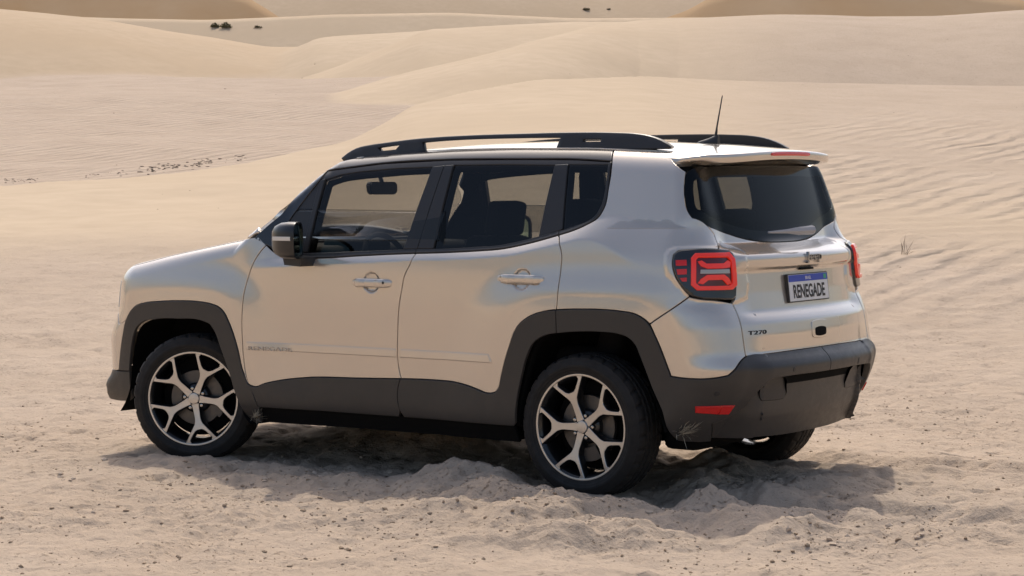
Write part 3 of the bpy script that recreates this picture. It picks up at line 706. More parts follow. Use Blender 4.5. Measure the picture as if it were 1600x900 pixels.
rr = []
for y in np.linspace(-.195, .195, 15):
    xe, ze = spoil_edge(y); k = .0 if abs(y) < .18 else .003
    rr.append([(xe-.02, y, ze-.0015-k), (xe+.003, y, ze-.006-k), (xe+.006, y, ze-.016), (xe+.002, y, ze-.024+k), (xe-.02, y, ze-.026+k)])
loft('brake_light', rr, M['red_lens'], sp, True, True)
def plate_holes(name, outer, holes, y0, y1, m, parent, bev=.004, lean=0.):
    L = [np.asarray(outer)]+[np.asarray(q) for q in holes]; LL = []
    for i, q in enumerate(L):
        q = resample(q, .03, True, True, 28); q = q if area(q) > 0 else q[::-1]; LL.append(q if i == 0 else q[::-1])
    fin = [offset(q, bev) for q in LL]
    V, T, mp = tri_region(fin, .03)
    mid = (y0+y1)/2
    def yy_(P, y): return np.stack([P[:, 0], np.full(len(P), y), P[:, 1]], 1)
    A = yy_(V, y0); B = yy_(V, y1); k = len(A); allv = [A, B]; FF = [tuple(t) for t in T]+[tuple(t[::-1]+k) for t in T]; k2 = 2*k; off = 0
    for q in LL:
        n = len(q); ia = [mp[off+i] for i in range(n)]; off += n; s_ = np.sign(y1-y0)
        allv += [yy_(q, y0+s_*bev), yy_(q, y1-s_*bev)]
        for i in range(n):
            j = (i+1) % n
            FF += [(ia[i], k2+i, k2+j, ia[j]), (k2+i, k2+n+i, k2+n+j, k2+j), (k2+n+i, k+ia[i], k+ia[j], k2+n+j)]
        k2 += 2*n
    V3 = np.vstack(allv); V3[:, 1] += (V3[:, 2]-1.70)*lean
    o = mesh_obj(name, V3, FF, m, parent); o.data.set_sharp_from_angle(angle=R_(50))
    bm = bmesh.new(); bm.from_mesh(o.data); bmesh.ops.recalc_face_normals(bm, faces=bm.faces[:]); bm.to_mesh(o.data); bm.free()
    return o
RY = -.578
pr_ = lambda p: pix_plane(p, 1, RY)[:, [0, 2]]
rail_o = pr_([(537, 247), (545, 239.5), (558, 231.5), (580, 226), (604, 222.5), (640, 217.6), (680, 214), (740, 210.7), (820, 208.2), (880, 206.6), (960, 206.8), (990, 208.2), (1016, 212.5), (1034, 219), (1052, 229.5), (1048, 233), (960, 234), (870, 234), (872, 227), (875, 215.6), (820, 216), (740, 218), (700, 220), (661, 223.4), (665, 236), (664, 242), (560, 252.5), (542, 253)])
rail_h = [pr_([(593, 231.5), (625, 227), (620, 233.5), (597, 236)]), pr_([(912, 218.4), (939, 218), (939, 221.2), (912, 221.5)])]
for s in (1, -1):
    plate_holes('roof_rail', rail_o, rail_h, (RY-.016)*s, (RY+.018)*s, M['satin_black'], car, .005, .25*s)
zr0 = 1.722
fin_p = []
base = []
rings = []
for t, wd, hh in ((0, .004, .004), (.08, .016, .012), (.3, .024, .020), (.55, .024, .030), (.8, .022, .044), (.95, .018, .050), (1., .014, .048)):
    x = 1.425+.125*t; z0 = TX(x)-.004
    rings.append([(x, wd*math.cos(a), z0+hh*max(0, math.sin(a)) if math.sin(a) > 0 else z0-.004) for a in np.linspace(0, 2*math.pi, 17)[:-1]])
an = loft('aerial_base', rings, M['satin_black'], car)
zb_ = TX(1.53)+.035
tube('aerial_mast', [(1.533, 0, zb_), (1.540, 0, zb_+.05), (1.5705, 0, 1.958), (1.572, 0, 1.966)], [.0085, .0045, .003, .0015], M['satin_black'], an, 8)
# ------------------------------------------------------------------ lamps
def rrect(x0, x1, y0, y1, r, n=5, sk=0.):
    o = []
    for cx, cy, a0 in ((x1-r, y1-r, 0), (x0+r, y1-r, 90), (x0+r, y0+r, 180), (x1-r, y0+r, 270)):
        for k in range(n): a = R_(a0+90*k/(n-1)); o.append((cx+r*math.cos(a), cy+r*math.sin(a)))
    return o
def mir(q, s): return q*[-1, 1]+[2*UCEN, 0] if s else q
for s in (0, 1):
    hs = panel('tail_lamp', mir(lampU, s), M['black_gloss'], car, h=.02, lift=.010, gap=.0015, bevel=.006, depth=.05)
    rin = [(1086, 406), (1134, 405.5), (1139, 411), (1141, 441), (1136, 446), (1088, 446.5), (1085, 441)]
    ro = [(1079, 405), (1085, 398.5), (1136, 397.5), (1145, 406), (1147, 446), (1140, 453), (1088, 454), (1079, 446)]
    ri = [(1086.5, 408), (1090, 404.5), (1133, 404), (1138.5, 409), (1140, 442), (1136, 446.5), (1092, 447.5), (1086.5, 443)]
    panel('lamp_lens', mir(u_(ro), s), M['red_deep'], hs, h=.02, lift=.013, gap=0, bevel=.002, depth=.006)
    panel('lamp_ring', mir(u_(ro), s), M['red_glow'], hs, holes=[mir(u_(ri), s)], h=.008, lift=.024, gap=0, bevel=.0035, depth=.014)
    xa = [(1089, 410), (1095, 408.5), (1102, 413), (1127, 412.5), (1133, 408), (1138, 410), (1137, 418.5), (1128, 420), (1104, 420.5), (1094, 417)]
    xb = [(1089, 443), (1094, 436), (1103, 430), (1128, 429.5), (1135, 435), (1139, 443), (1133, 445.5), (1126, 437.5), (1105, 438), (1097, 444.5)]
    panel('lamp_element', mir(u_(xa), s), M['red_glow'], hs, h=.008, lift=.020, gap=0, bevel=.002, depth=.010, smooth=False)
    panel('lamp_element', mir(u_(xb), s), M['red_glow'], hs, h=.008, lift=.020, gap=0, bevel=.002, depth=.010, smooth=False)
    panel('reversing_lens', mir(u_([(1093.5, 422), (1136, 421.2), (1137, 427.6), (1093, 428)]), s), M['decal'], hs, h=.01, lift=.017, gap=0, bevel=.001, depth=.006, smooth=False)
    for q in ([(1056, 407.5), (1072.5, 407), (1073, 415.5), (1056.5, 416)], [(1057.5, 421), (1073, 420.5), (1073, 429), (1059, 429.5)], [(1062, 434.5), (1073, 434), (1073, 440), (1066, 440.5)]):
        panel('lamp_element', mir(u_(q), s), M['red_lens'], hs, h=.01, lift=.0125, gap=0, bevel=.001, depth=.006, smooth=False)
# ------------------------------------------------------------------ tail details
def text_mesh(s, size=1., sx=1., bold=0.):
    cu = bpy.data.curves.new('t', 'FONT'); cu.body = s; cu.size = size; cu.align_x = 'CENTER'; cu.align_y = 'CENTER'; cu.offset = bold; cu.resolution_u = 3
    o = bpy.data.objects.new('t', cu); COL.objects.link(o); dg = bpy.context.evaluated_depsgraph_get()
    me = bpy.data.meshes.new_from_object(o.evaluated_get(dg)); V = np.array([tuple(v.co) for v in me.vertices]); Fc = [tuple(p.vertices) for p in me.polygons]
    bpy.data.objects.remove(o); bpy.data.meshes.remove(me)
    V = V[:, :2]; V -= (V.max(0)+V.min(0))/2; return V*[sx, 1], Fc
def text_surf(name, s, pc, W, H, m, parent, lift=.002, bold=0., flipx=1, shear=0., solid=.002, plane=False):
    V, Fc = text_mesh(s, 1., 1., bold); V = V/(V.max(0)-V.min(0))*[W, H]; V[:, 0] += V[:, 1]*shear
    c = u_([pc])[0]; uv = V*[flipx, 1]+c; P = surf(uv); N = grad(P)
    if plane:
        p0 = surf(np.array([c]))[0]; n0 = np.array([1., 0, .06]); n0 /= np.linalg.norm(n0); P = p0+np.outer(V[:, 0], [0, 1., 0])+np.outer(V[:, 1], np.cross(n0, [0, 1., 0])); N = np.tile(n0, (len(P), 1))
    top = P+N*lift; n = len(P)
    bm = bmesh.new(); vs = [bm.verts.new(tuple(p)) for p in top]
    for f in Fc:
        try: bm.faces.new([vs[i] for i in f])
        except ValueError: pass
    g = bmesh.ops.extrude_face_region(bm, geom=bm.faces[:]); nv = [v for v in g['geom'] if isinstance(v, bmesh.types.BMVert)]
    nm = N.mean(0); nm /= np.linalg.norm(nm); bmesh.ops.translate(bm, verts=nv, vec=tuple(-nm*(lift+solid)))
    return bm_obj(name, bm, m, parent, False)
# number plate
pc = np.array([2.052, 0., 1.0085]); pt = np.array([-.11, 0, 1.]); pt /= np.linalg.norm(pt); pn = np.cross([0, 1., 0], pt)
def onplate(y, t, d): return tuple(pc+np.array([0, y, 0])+pt*t+pn*d)
def flat(name, pts, d0, d1, m, parent, bev=.001):
    bm = bmesh.new(); vs = [bm.verts.new(onplate(y, t, d0)) for y, t in pts]; f = bm.faces.new(vs)
    g = bmesh.ops.extrude_face_region(bm, geom=[f]); bmesh.ops.translate(bm, verts=[v for v in g['geom'] if isinstance(v, bmesh.types.BMVert)], vec=tuple(pn*(d1-d0)))
    return bm_obj(name, bm, m, parent, False)
pfr = flat('number_plate', rrect(-.207, .207, -.070, .070, .008), -.004, .010, M['satin_black'], car)
flat('plate_face', rrect(-.201, .201, -.0645, .0645, .006), .0102, .0118, M['white_plate'], pfr)
flat('plate_band', rrect(-.1995, .1995, .030, .063, .004), .0119, .0126, M['blue_plate'], pfr)
def plate_text(s, W, H, y, t, m, name, bold=0.):
    V, Fc = text_mesh(s, 1, 1, bold); V = V/(V.max(0)-V.min(0))*[W, H]
    bm = bmesh.new(); vs = [bm.verts.new(onplate(y+v[0], t+v[1], .0130)) for v in V]
    for f in Fc:
        try: bm.faces.new([vs[i] for i in f])
        except ValueError: pass
    return bm_obj(name, bm, m, pfr, False)
plate_text('RENEGADE', .325, .068, 0, -.018, M['ink'], 'plate_lettering', .028)
plate_text('BRASIL', .06, .016, 0, .046, M['white_mark'], 'plate_lettering', .01)
flat('plate_mark', rrect(.160, .188, .036, .058, .003), .0127, .0131, mat('plate_flag_green', (.05, .35, .2), .5), pfr)
text_surf('badge_lettering', 'Jeep', (1270, 401.5), .150, .056, M['chrome'], tail, .012, .0, plane=True)
text_surf('badge_lettering', 'T270', (1184, 519.5), .105, .019, M['badge'], tail, .003, .012, 1, .15)
text_surf('badge_lettering', '4X4', (1335, 503), .06, .017, M['chrome'], tail, .003, .012, 1, .15) if False else None
dl = text_surf('badge_lettering', 'RENEGADE', (423, 545), .285, .021, M['chrome'], dF[0], .0105, .006)
# tailgate handle
hz = u_([(1281, 513)])[0]
def box_uv(c, a, b, r): return np.array(rrect(c[0]-a, c[0]+a, c[1]-b, c[1]+b, r))
hd = panel('tailgate_handle', box_uv(hz, .082, .040, .016), PAINT, tail, h=.012, lift=.005, gap=0, bevel=.003, depth=.012)
panel('handle_recess', box_uv(hz+[.0, -.012], .058, .019, .012), M['liner'], hd, h=.012, lift=.0065, gap=0, bevel=.002, depth=.004)
# camera notch under the ridge above the plate
rbox('plate_lamp', (2.046, 0, 1.100), (.022, .13, .010), M['liner'], tail, .004)
# rear wiper
nr = grad(surf(np.array([(UCEN, 1.3)])))[0]
wp = pix_plane([(1262, 359)], 1, .06)[0]+[.02, 0, 0]
tip = pix_plane([(1197, 363)], 1, -.24)[0]+[.012, 0, 0]
wr = tube('wiper', [wp+[-.02, .02, -.005], wp+[.004, 0, 0], wp+(tip-wp)*.3+[0, 0, -.002], wp+(tip-wp)*.55+[0, 0, .0], tip], [.018, .023, .020, .011, .005], mat('wiper_grey', (.40, .40, .41), .35), tail, 8)
# parking sensors
for q in ((1240, 577), (1340, 565), (1120, 615)):
    c = u_([q])[0]
    for s in (0, 1): panel('parking_sensor', mir(np.array([c+[.011*math.cos(a), .011*math.sin(a)] for a in np.linspace(0, 2*math.pi, 13)[:-1]]), s), M['satin_black'], car, h=.01, lift=.008, gap=0, bevel=.001, depth=.004) if not (s and q[0] == 1340) else None
# decal on the rear pillar
dec = u_([(948, 357), (958, 352), (968, 345.5), (975, 344.5), (984, 347), (993, 343), (1003, 342.4), (1009, 345), (1015, 342.4), (1022, 345), (1030, 347), (1038, 342.8), (1046, 344), (1056, 350), (1074, 357)])
both('pillar_decal', dec, M['decal'], (car, car), h=.02, lift=.0012, gap=0, bevel=.0003, depth=.001, smooth=False)
# ------------------------------------------------------------------ door handles and mirrors
def handle(door, pcx, L, mirror_to):
    c = u_([pcx])[0]; rings = []
    for t in np.linspace(-1, 1, 17):
        x = c[0]+t*L/2; e = (1-abs(t)**8)**.5 if abs(t) < 1 else .15; e = max(e, .3)
        dep = .030-.010*(abs(t)**2.2); base = surf(np.array([(x, c[1])]))[0]
        hh = .0225*max(e, .6)
        rings.append([(x, base[1]-(.012 if abs(t) < .82 else -.006)*(1 if abs(t) < .82 else 1)+dep*0+(-dep+.012)*(.5+.5*math.cos(a))*1.0-.000, c[1]+hh*math.sin(a)+.0) for a in np.linspace(0, 2*math.pi, 17)[:-1]])
    o = loft('door_handle', rings, PAINT, door, True, True, True, 50)
    lk = None
    q = mirror_obj(o, mirror_to, 'door_handle'); return o
h1 = handle(dF[0], (583.5, 442), .262, dF[1]); h2 = handle(dR[0], (815, 436), .285, dR[1])
c_ = u_([(604, 441.5)])[0]; pz = surf(np.array([c_]))[0]
rbox('key_hole', (c_[0], pz[1]-.0315, c_[1]), (.010, .004, .013), M['ink'], h1, .0015)
# mirror
def sup(c, a, b, n_=4, N=20): 
    o = []
    for t in np.linspace(0, 2*math.pi, N+1)[:-1]:
        ct, st = math.cos(t), math.sin(t); o.append((c[0]+a*math.copysign(abs(ct)**(2/n_), ct), c[1]+b*math.copysign(abs(st)**(2/n_), st)))
    return o
for s in (1, -1):
    mc = np.array([-.455, -.985, 1.235]); rings = []
    for dx, sc, yo in ((-.135, .30, .02), (-.128, .55, .015), (-.105, .78, .008), (-.06, .95, 0), (-.01, 1.0, 0), (.035, 1.0, 0), (.045, .98, 0)):
        rings.append([(mc[0]+dx-.045*(y-mc[1])/.09, y*s, z) for y, z in sup((mc[1]+yo, mc[2]), .092*sc, .098*sc, 3.6, 28)])
    rings.append([(mc[0]+.044-.045*(y-mc[1])/.09, y*s, z) for y, z in sup((mc[1], mc[2]), .080, .086, 3.6, 28)])
    rings.append([(mc[0]+.034-.045*(y-mc[1])/.09, y*s, z) for y, z in sup((mc[1], mc[2]), .078, .084, 3.6, 28)])
    mh = loft('door_mirror', rings, M['mirror_black'], dF[0] if s == 1 else dF[1], True, True, True, 40)
    g = [(mc[0]+.036-.045*(y-mc[1])/.09, y*s, z) for y, z in sup((mc[1], mc[2]), .076, .082, 3.6, 28)]
    g2 = [(x-.004, y, z) for x, y, z in g]
    loft('mirror_glass', [g2, g], M['mirror'], mh, True, True, False)
    ind = [[(x, y_*s, z_) for y_, z_ in ((mc[1]-.0935*f, mc[2]+.022), (mc[1]-.0935*f-.002, mc[2]+.012), (mc[1]-.0935*f, mc[2]+.001))] for x, f in zip((mc[0]+.07, mc[0]+.03, mc[0]-.02, mc[0]-.055), (1.0, 1.0, 1.0, .985))]
    loft('turn_indicator', ind, M['lamp_clear'], mh, False, False, True)
    am = [[(mc[0]+dx+t*.0, (y0)*s, z) for dx, z in ((-.055, 1.105), (.055, 1.098), (.065, 1.145), (-.07, 1.155))] for t, y0 in ((0, -.85), (1, -.90), (2, -.985))]
    loft('mirror_arm', am, M['satin_black'], mh, True, True, True, 30)
# ------------------------------------------------------------------ cabin
for s in (-1, 1):
    st = rbox('front_seat', (.10, .37*s, .60), (.52, .50, .20), M['fabric'], car, .06)
    rbox('seat_back', (.38, .37*s, .93), (.15, .48, .66), M['fabric'], st, .06, (0, R_(14), 0))
    rbox('head_restraint', (.485, .37*s, 1.345), (.09, .26, .18), M['fabric'], st, .035, (0, R_(10), 0))
    for k in (-.05, .05): tube('head_restraint_post', [(.455, .37*s+k, 1.22), (.478, .37*s+k, 1.30)], .006, M['chrome'], st, 6)
rs = rbox('rear_seat', (1.02, 0, .62), (.50, 1.24, .20), M['fabric'], car, .06)
rbox('seat_back', (1.33, 0, .93), (.14, 1.24, .60), M['fabric'], rs, .05, (0, R_(16), 0))
for y in (-.40, 0, .40): rbox('head_restraint', (1.43, y, 1.30), (.09, .24, .17), M['fabric'], rs, .035, (0, R_(10), 0))
db = rbox('dashboard', (-.77, 0, 1.03), (.66, 1.46, .33), M['fabric'], car, .07)
rbox('instrument_hood', (-.52, -.37, 1.19), (.22, .34, .07), M['fabric'], db, .03)
cw = rbox('cowl_grille', (-1.005, 0, 1.185), (.17, 1.34, .05), M['satin_black'], car, .012)
rbox('centre_console', (-.10, 0, .60), (.9, .22, .30), M['fabric'], car, .05)
# steering wheel
swc = np.array([-.30, -.37, 1.085]); ax_ = np.array([math.cos(R_(25)), 0, math.sin(R_(25))]); e1 = np.array([0, 1., 0]); e2_ = np.cross(ax_, e1)
sw = tube('steering_wheel', [swc+.182*(math.cos(t)*e1+math.sin(t)*e2_) for t in np.linspace(0, 2*math.pi, 41)], .0155, M['fabric'], car, 8)
for t in (0, math.pi, -math.pi/2*1.0): tube('spoke', [swc-ax_*.02, swc+.18*(math.cos(t)*e1-math.sin(-t)*e2_)], .014, M['fabric'], sw, 6)
rbox('wheel_boss', tuple(swc-ax_*.02), (.05, .14, .12), M['fabric'], sw, .02, (0, -R_(25), 0))
tube('steering_column', [swc-ax_*.02, swc-ax_*.30], .035, M['fabric'], sw, 8)
# interior mirror hangs from the windscreen head
mp_ = pix_plane([(598, 294)], 0, -.42)[0]
im = prism('interior_mirror', [(mp_[1]+a, mp_[2]+b) for a, b in ((-.125, .022), (-.11, .036), (.10, .034), (.118, .024), (.12, -.02), (.10, -.036), (-.105, -.034), (-.12, -.018))], mp_[0]-.02, mp_[0]+.012, M['satin_black'], car, .006, 'x')
tube('mirror_stalk', [mp_+[-.015, .02, .02], mp_+[-.06, .02, .12]], .012, M['satin_black'], im, 8)
# ------------------------------------------------------------------ terrain
FH = np.array([-math.sin(YAW), math.cos(YAW)]); RH = np.array([math.cos(YAW), math.sin(YAW)])
def row_z(X, row, d):
    D = pix_ray(np.stack([np.broadcast_to(X, np.shape(row)), row], -1).reshape(-1, 2)); t = d/(D[:, :2]@FH); return 1.587+t*D[:, 2]
rngH = np.random.RandomState(7); PERM = rngH.permutation(512)
GRD = rngH.uniform(-1, 1, (512, 2)); GRD /= np.linalg.norm(GRD, axis=1, keepdims=True)
def pnoise(x, y, seed=0):
    xi = np.floor(x).astype(np.int64); yi = np.floor(y).astype(np.int64); xf = x-xi; yf = y-yi
    u = xf*xf*xf*(xf*(xf*6-15)+10); v = yf*yf*yf*(yf*(yf*6-15)+10)
    def g(a, b, dx, dy): h = PERM[(PERM[(a+seed*17) & 511]+b) & 511]; return GRD[h, 0]*dx+GRD[h, 1]*dy
    n00 = g(xi, yi, xf, yf); n10 = g(xi+1, yi, xf-1, yf); n01 = g(xi, yi+1, xf, yf-1); n11 = g(xi+1, yi+1, xf-1, yf-1)
    return (n00*(1-u)+n10*u)*(1-v)+(n01*(1-u)+n11*u)*v
def fbm(x, y, oct=4, seed=0, gain=.5):
    a = 1.; s = 0.; f = 1.
    for i in range(oct): s = s+a*pnoise(x*f+i*13.7, y*f-i*7.1, seed+i); a *= gain; f *= 2.03
    return s
BASE_D = [-400, 15, 25, 40, 55, 75, 95, 110, 128, 150, 200, 300, 500, 900]; BASE_Z = [0, 0, .18, .95, 1.95, 3.4, 5.0, 6.0, 7.0, 8.5, 11.2, 17, 28, 45]
RIDGES = [  # crest line as seen (column, row), forward distance, slope on this side, slope beyond, softness, ochre
    ([-2500, -400, 0, 200, 385, 545, 600, 640, 720, 840, 1000, 1100, 1300, 1600, 3500], [300, 292, 286, 273, 251, 218, 190, 165, 145, 125, 121, 126, 134, 140, 150], [38, 39, 40, 42, 45, 50, 52, 54, 57, 60, 62, 64, 66, 68, 68], None, .35, .08, 0),
    ([420, 500, 566, 620, 660, 720, 790, 850, 920, 1000, 1060, 1130, 1200, 1280, 1400, 1480, 1600, 3500], [185, 150, 132, 118, 109, 96, 80, 62, 45, 35, 33, 30, 27, 28, 33, 30, 22, 15], [90, 92, 94, 96, 97, 98, 100, 104, 110, 116, 118, 118, 118, 118, 118, 118, 118, 118], .05, .5, .10, 0),
    ([400, 440, 480, 540, 600, 640, 675, 720, 800, 900, 1100], [150, 132, 118, 98, 76, 60, 45, 46, 40, 36, 38], [120, 122, 124, 126, 127, 128, 129, 130, 132, 134, 136], .06, .5, .10, 0),
    ([340, 405, 440, 500, 560, 640, 700, 800, 1000], [128, 106, 85, 58, 54, 50, 45, 40, 38], [140, 142, 144, 146, 147, 148, 148, 148, 148], .06, .5, .15, 0),
    ([-2500, -400, 0, 50, 140, 270, 330, 420], [8, 4, 10, 15, 25, 48, 56, 72], [148]*8, .06, .5, .25, .25),
    ([-2500, -400, 0, 100, 200, 300, 380, 420, 470], [-24, -20, -22, -18, -30, -26, -12, 10, 44], [205]*9, .62, .5, .6, 1),
    ([-2500, -400, 100, 200, 330, 420, 520, 700, 900], [18, 20, 22, 26, 29, 26, 22, 20, 30], [168]*9, .40, .4, .4, 0),
    ([1010, 1075, 1120, 1230, 1350, 1480, 1600, 1750], [40, 16, -6, -24, -22, -14, 2, 30], [185]*8, .62, .5, .4, .9),
    ([-3000, 0, 300, 560, 800, 950, 1200, 1600, 4000], [-70, -75, -40, -70, -58, -45, -70, -75, -70], [300]*9, .2, .3, .8, .2),
]
def smax(a, b, k): h = np.clip(.5+.5*(a-b)/k, 0, 1); return b*(1-h)+a*h+k*h*(1-h)
def terrain(x, y, fine=True):
    dx = x-CAM_C[0]; dy = y-CAM_C[1]; d = dx*FH[0]+dy*FH[1]; l = dx*RH[0]+dy*RH[1]; r = np.hypot(d, l)+1e-6
    dd = np.maximum(d, 3.); X = 800+FPX*l/dd/math.cos(PIT)
    wob = fbm(x/23., y/23., 3, 3)
    h = np.interp(dd, BASE_D, BASE_Z)*(1+.10*wob)
    clean = np.zeros_like(h); och = np.zeros_like(h)
    for Xs, rows, ds, a, b, k, oc in RIDGES:
        Xw = X+(10+16*oc)*fbm(x/9., y/9., 3, 5)
        rw = prof(list(zip(Xs, rows)), 11., -3200, 4200, 7401)(Xw); dc = np.interp(Xw, Xs, ds)
        zc = 1.587+dc*(268.2-rw)/3517.4
        if len(Xs) < 14 and Xs[0] > -2000:
            zc = zc-.06*np.maximum(0, Xs[0]-X)*dc/100-.06*np.maximum(0, X-Xs[-1])*dc/100
        elif Xs[0] == 420: zc = zc-.06*np.maximum(0, Xs[0]-X)
        if a is None:
            aa = zc/(dc-17.); t = np.clip((dd-17)/(dc-17), 0, None); near = zc*t**1.12
            bb = b*sst(1150, 700, X)+.0
            far = zc-bb*(dd-dc)*(dd < dc+14)-bb*14*(dd >= dc+14)
            far = np.where(dd > dc+14, far-.2*(dd-dc-14), far)
            q = np.where(dd < dc, near, far)
        else:
            q = np.where(dd < dc, zc-a*(dc-dd)-(0 if oc >= .5 else .0055)*np.minimum(dc-dd, 60)**2, zc-b*(dd-dc))
        hw = np.clip(.5+.5*(q-h)/k, 0, 1); clean = clean*(1-hw)+hw; och = och*(1-hw)+oc*hw
        h = smax(h, q, k)
    # dunes out of the picture, all round
    hb = .012*np.maximum(0, r-12)+np.maximum(0, fbm(x/38.+5, y/38., 3, 11)+.12)*np.clip((r-12)/25, 0, 1)*4.5
    wv = sst(.45, .80, d/r)*sst(4, 9, d)
    far_w = sst(8, 16, r)
    h = h*wv+hb*(1-wv)
    h = np.where(r < 16, h*sst(9, 16, np.hypot(x, y)*0+r)*1.0+0*h, h) if False else h
    return h, d, l, X, clean, och
def gpx(p, z=0.): return pix_plane([p], 2, z)[0][:2]
MOUNDS = [((690, 700), .17, .22, .30), ((655, 690), .06, .25, .3), ((735, 765), .12, .20, .26), ((800, 800), .03, .3, .25), ((915, 815), .035, .17, .12), ((985, 812), .03, .15, .12), ((860, 830), .08, .25, .18), ((1125, 738), .10, .11, .22), ((1200, 775), .035, .2, .2), ((1115, 800), .13, .14, .18), ((1165, 830), .09, .22, .14), ((1330, 770), .03, .3, .4),
          ((1060, 790), -.12, .16, .22), ((1075, 850), -.05, .16, .16), ((1250, 800), -.05, .3, .2), ((620, 740), -.03, .4, .25), ((840, 760), -.04, .15, .3), ((1095, 722), -.05, .2, .3), ((310, 735), .025, .28, .16), ((240, 728), .02, .2, .15), ((400, 720), -.02, .3, .2), ((560, 810), .018, .6, .2), ((300, 820), .02, .8, .25), ((1450, 820), .02, .6, .3)]
MOUNDS += [((760, 800), .05, .22, .12), ((1010, 850), .05, .2, .1), ((880, 860), .08, .35, .1), ((690, 820), .03, .3, .12), ((1215, 850), .05, .25, .1), ((1400, 850), .03, .4, .2), ((520, 760), .03, .4, .1), ((1090, 765), .05, .08, .14)]
MOUNDS = [(gpx(c), a, sl, sd_) for c, a, sl, sd_ in MOUNDS]
TRACKS = [(gpx((225, 885)), gpx((430, 815))), (gpx((1180, 760)), gpx((1075, 850))), (gpx((1330, 800)), gpx((1180, 760)))]
TYRES = [(1.285, -.772), (1.285, .772), (fc[0], fc[1]), (-1.285, .772)]
def near_detail(x, y, h, d, l):
    rc = np.hypot(x*.8, y); w = sst(26, 8, rc)
    m = w > 0; xx = x[m]; yy = y[m]; hh = np.zeros(len(xx))
    hh += .046*fbm(xx/1.7, yy/1.7, 4, 21)+.028*fbm(xx/.36, yy/.36, 4, 22, .58)
    ch = np.zeros(len(xx))
    for c, a, sl, sd_ in MOUNDS:
        ddx = xx-c[0]; ddy = yy-c[1]; q = ddx*RH[0]+ddy*RH[1]; p = ddx*FH[0]+ddy*FH[1]
        e = np.exp(-.5*((q/sl)**2+(p/sd_)**2)); wob = 1+.8*fbm(xx/.22, yy/.22, 3, 31)
        hh += a*e*np.clip(wob, .2, 2); ch = np.maximum(ch, e)
    # wheel ruts and spread sand behind the rear wheels
    for yc in (-.78, .78):
        s = np.exp(-.5*((yy-yc-.05*(xx-1.3)**2)/.13)**2)*sst(1.25, 1.6, xx)*sst(6, 2.6, xx)
        off_ = yy-yc-.05*(xx-1.3)**2; k_ = sst(1.35, 1.7, xx)*sst(7, 3., xx)
        hh += -.05*s+k_*(.028*np.exp(-.5*((np.abs(off_)-.23)/.06)**2)+.007*np.cos((xx-np.abs(off_)*.5)*2*math.pi/.11)*np.exp(-.5*(off_/.1)**4)); ch = np.maximum(ch, .6*s)
    cz = np.clip(ch*1.3, 0, 1)*1.0+sst(2.2, .4, np.hypot((xx-1.1)*.75, yy+1.2))*.7
    cz = np.clip(cz, 0, 1)
    rid = 1-np.abs(fbm(xx/.13, yy/.13, 3, 41)*1.6)
    hh += cz*(.015*rid+.022*fbm(xx/.13, yy/.13, 3, 44, .55))
    # old tyre print
    for (qa, qb) in TRACKS:
        e_ = qb-qa; L_ = np.hypot(*e_); e_ = e_/L_; t_ = (xx-qa[0])*e_[0]+(yy-qa[1])*e_[1]; n_ = -(xx-qa[0])*e_[1]+(yy-qa[1])*e_[0]
        mk = sst(-.1, .2, t_)*sst(L_+.1, L_-.2, t_); hh += mk*(-.016*np.exp(-.5*(n_/.10)**4)+.010*np.exp(-.5*((np.abs(n_)-.13)/.03)**2)+.006*np.cos(n_*2*math.pi/.05)*np.exp(-.5*(n_/.09)**4))
    # footprints and pocks on the open sand
    pk = fbm(xx/.16, yy/.16, 2, 51); hh -= .08*np.maximum(0, pk-.27)*sst(.0, .25, fbm(xx/2.5, yy/2.5, 2, 52)+.15)
    hh += .005*fbm(xx/.07, yy/.07, 2, 55)
    # press the sand down under the tyres
    for (tx, ty) in TYRES:
        r_ = np.hypot((xx-tx)/.24, (yy-ty)/.14); k = sst(1.6, .8, r_)
        tgt = .012+.0*xx; hh = hh*(1-k*.75)+tgt*k*.75
    o = h.copy(); o[m] += hh*w[m]; return o
def spaced(segs):
    out = [segs[0][0]]
    for a, b, s0, s1 in segs:
        t = a
        while t < b-1e-6:
            s = s0+(s1-s0)*(t-a)/(b-a); t += s; out.append(min(t, b))
    return np.array(sorted(set(np.round(out, 4))))
dg = spaced([(-420, -60, 24, 10), (-60, -8, 5, 1.2), (-8, 5, .9, .30), (5, 7.6, .22, .02), (7.6, 14.0, .0185, .0185), (14.0, 14.6, .0185, .03), (14.6, 26, .03, .14), (26, 70, .14, .30), (70, 170, .38, .8), (170, 330, 1.0, 4), (330, 900, 12, 50)])
lp = spaced([(0, 2.9, .0185, .0185), (2.9, 4.5, .019, .06), (4.5, 12, .06, .16), (12, 32, .16, .42), (32, 70, .5, 2.2), (70, 420, 4, 30)])
lg = np.concatenate([-lp[::-1][:-1], lp])
Dg, Lg = np.meshgrid(dg, lg, indexing='ij')
gx = (CAM_C[0]+Dg*FH[0]+Lg*RH[0]).ravel(); gy = (CAM_C[1]+Dg*FH[1]+Lg*RH[1]).ravel()
h_, d_, l_, X_, clean_, och_ = terrain(gx, gy); gz = near_detail(gx, gy, h_, d_, l_)
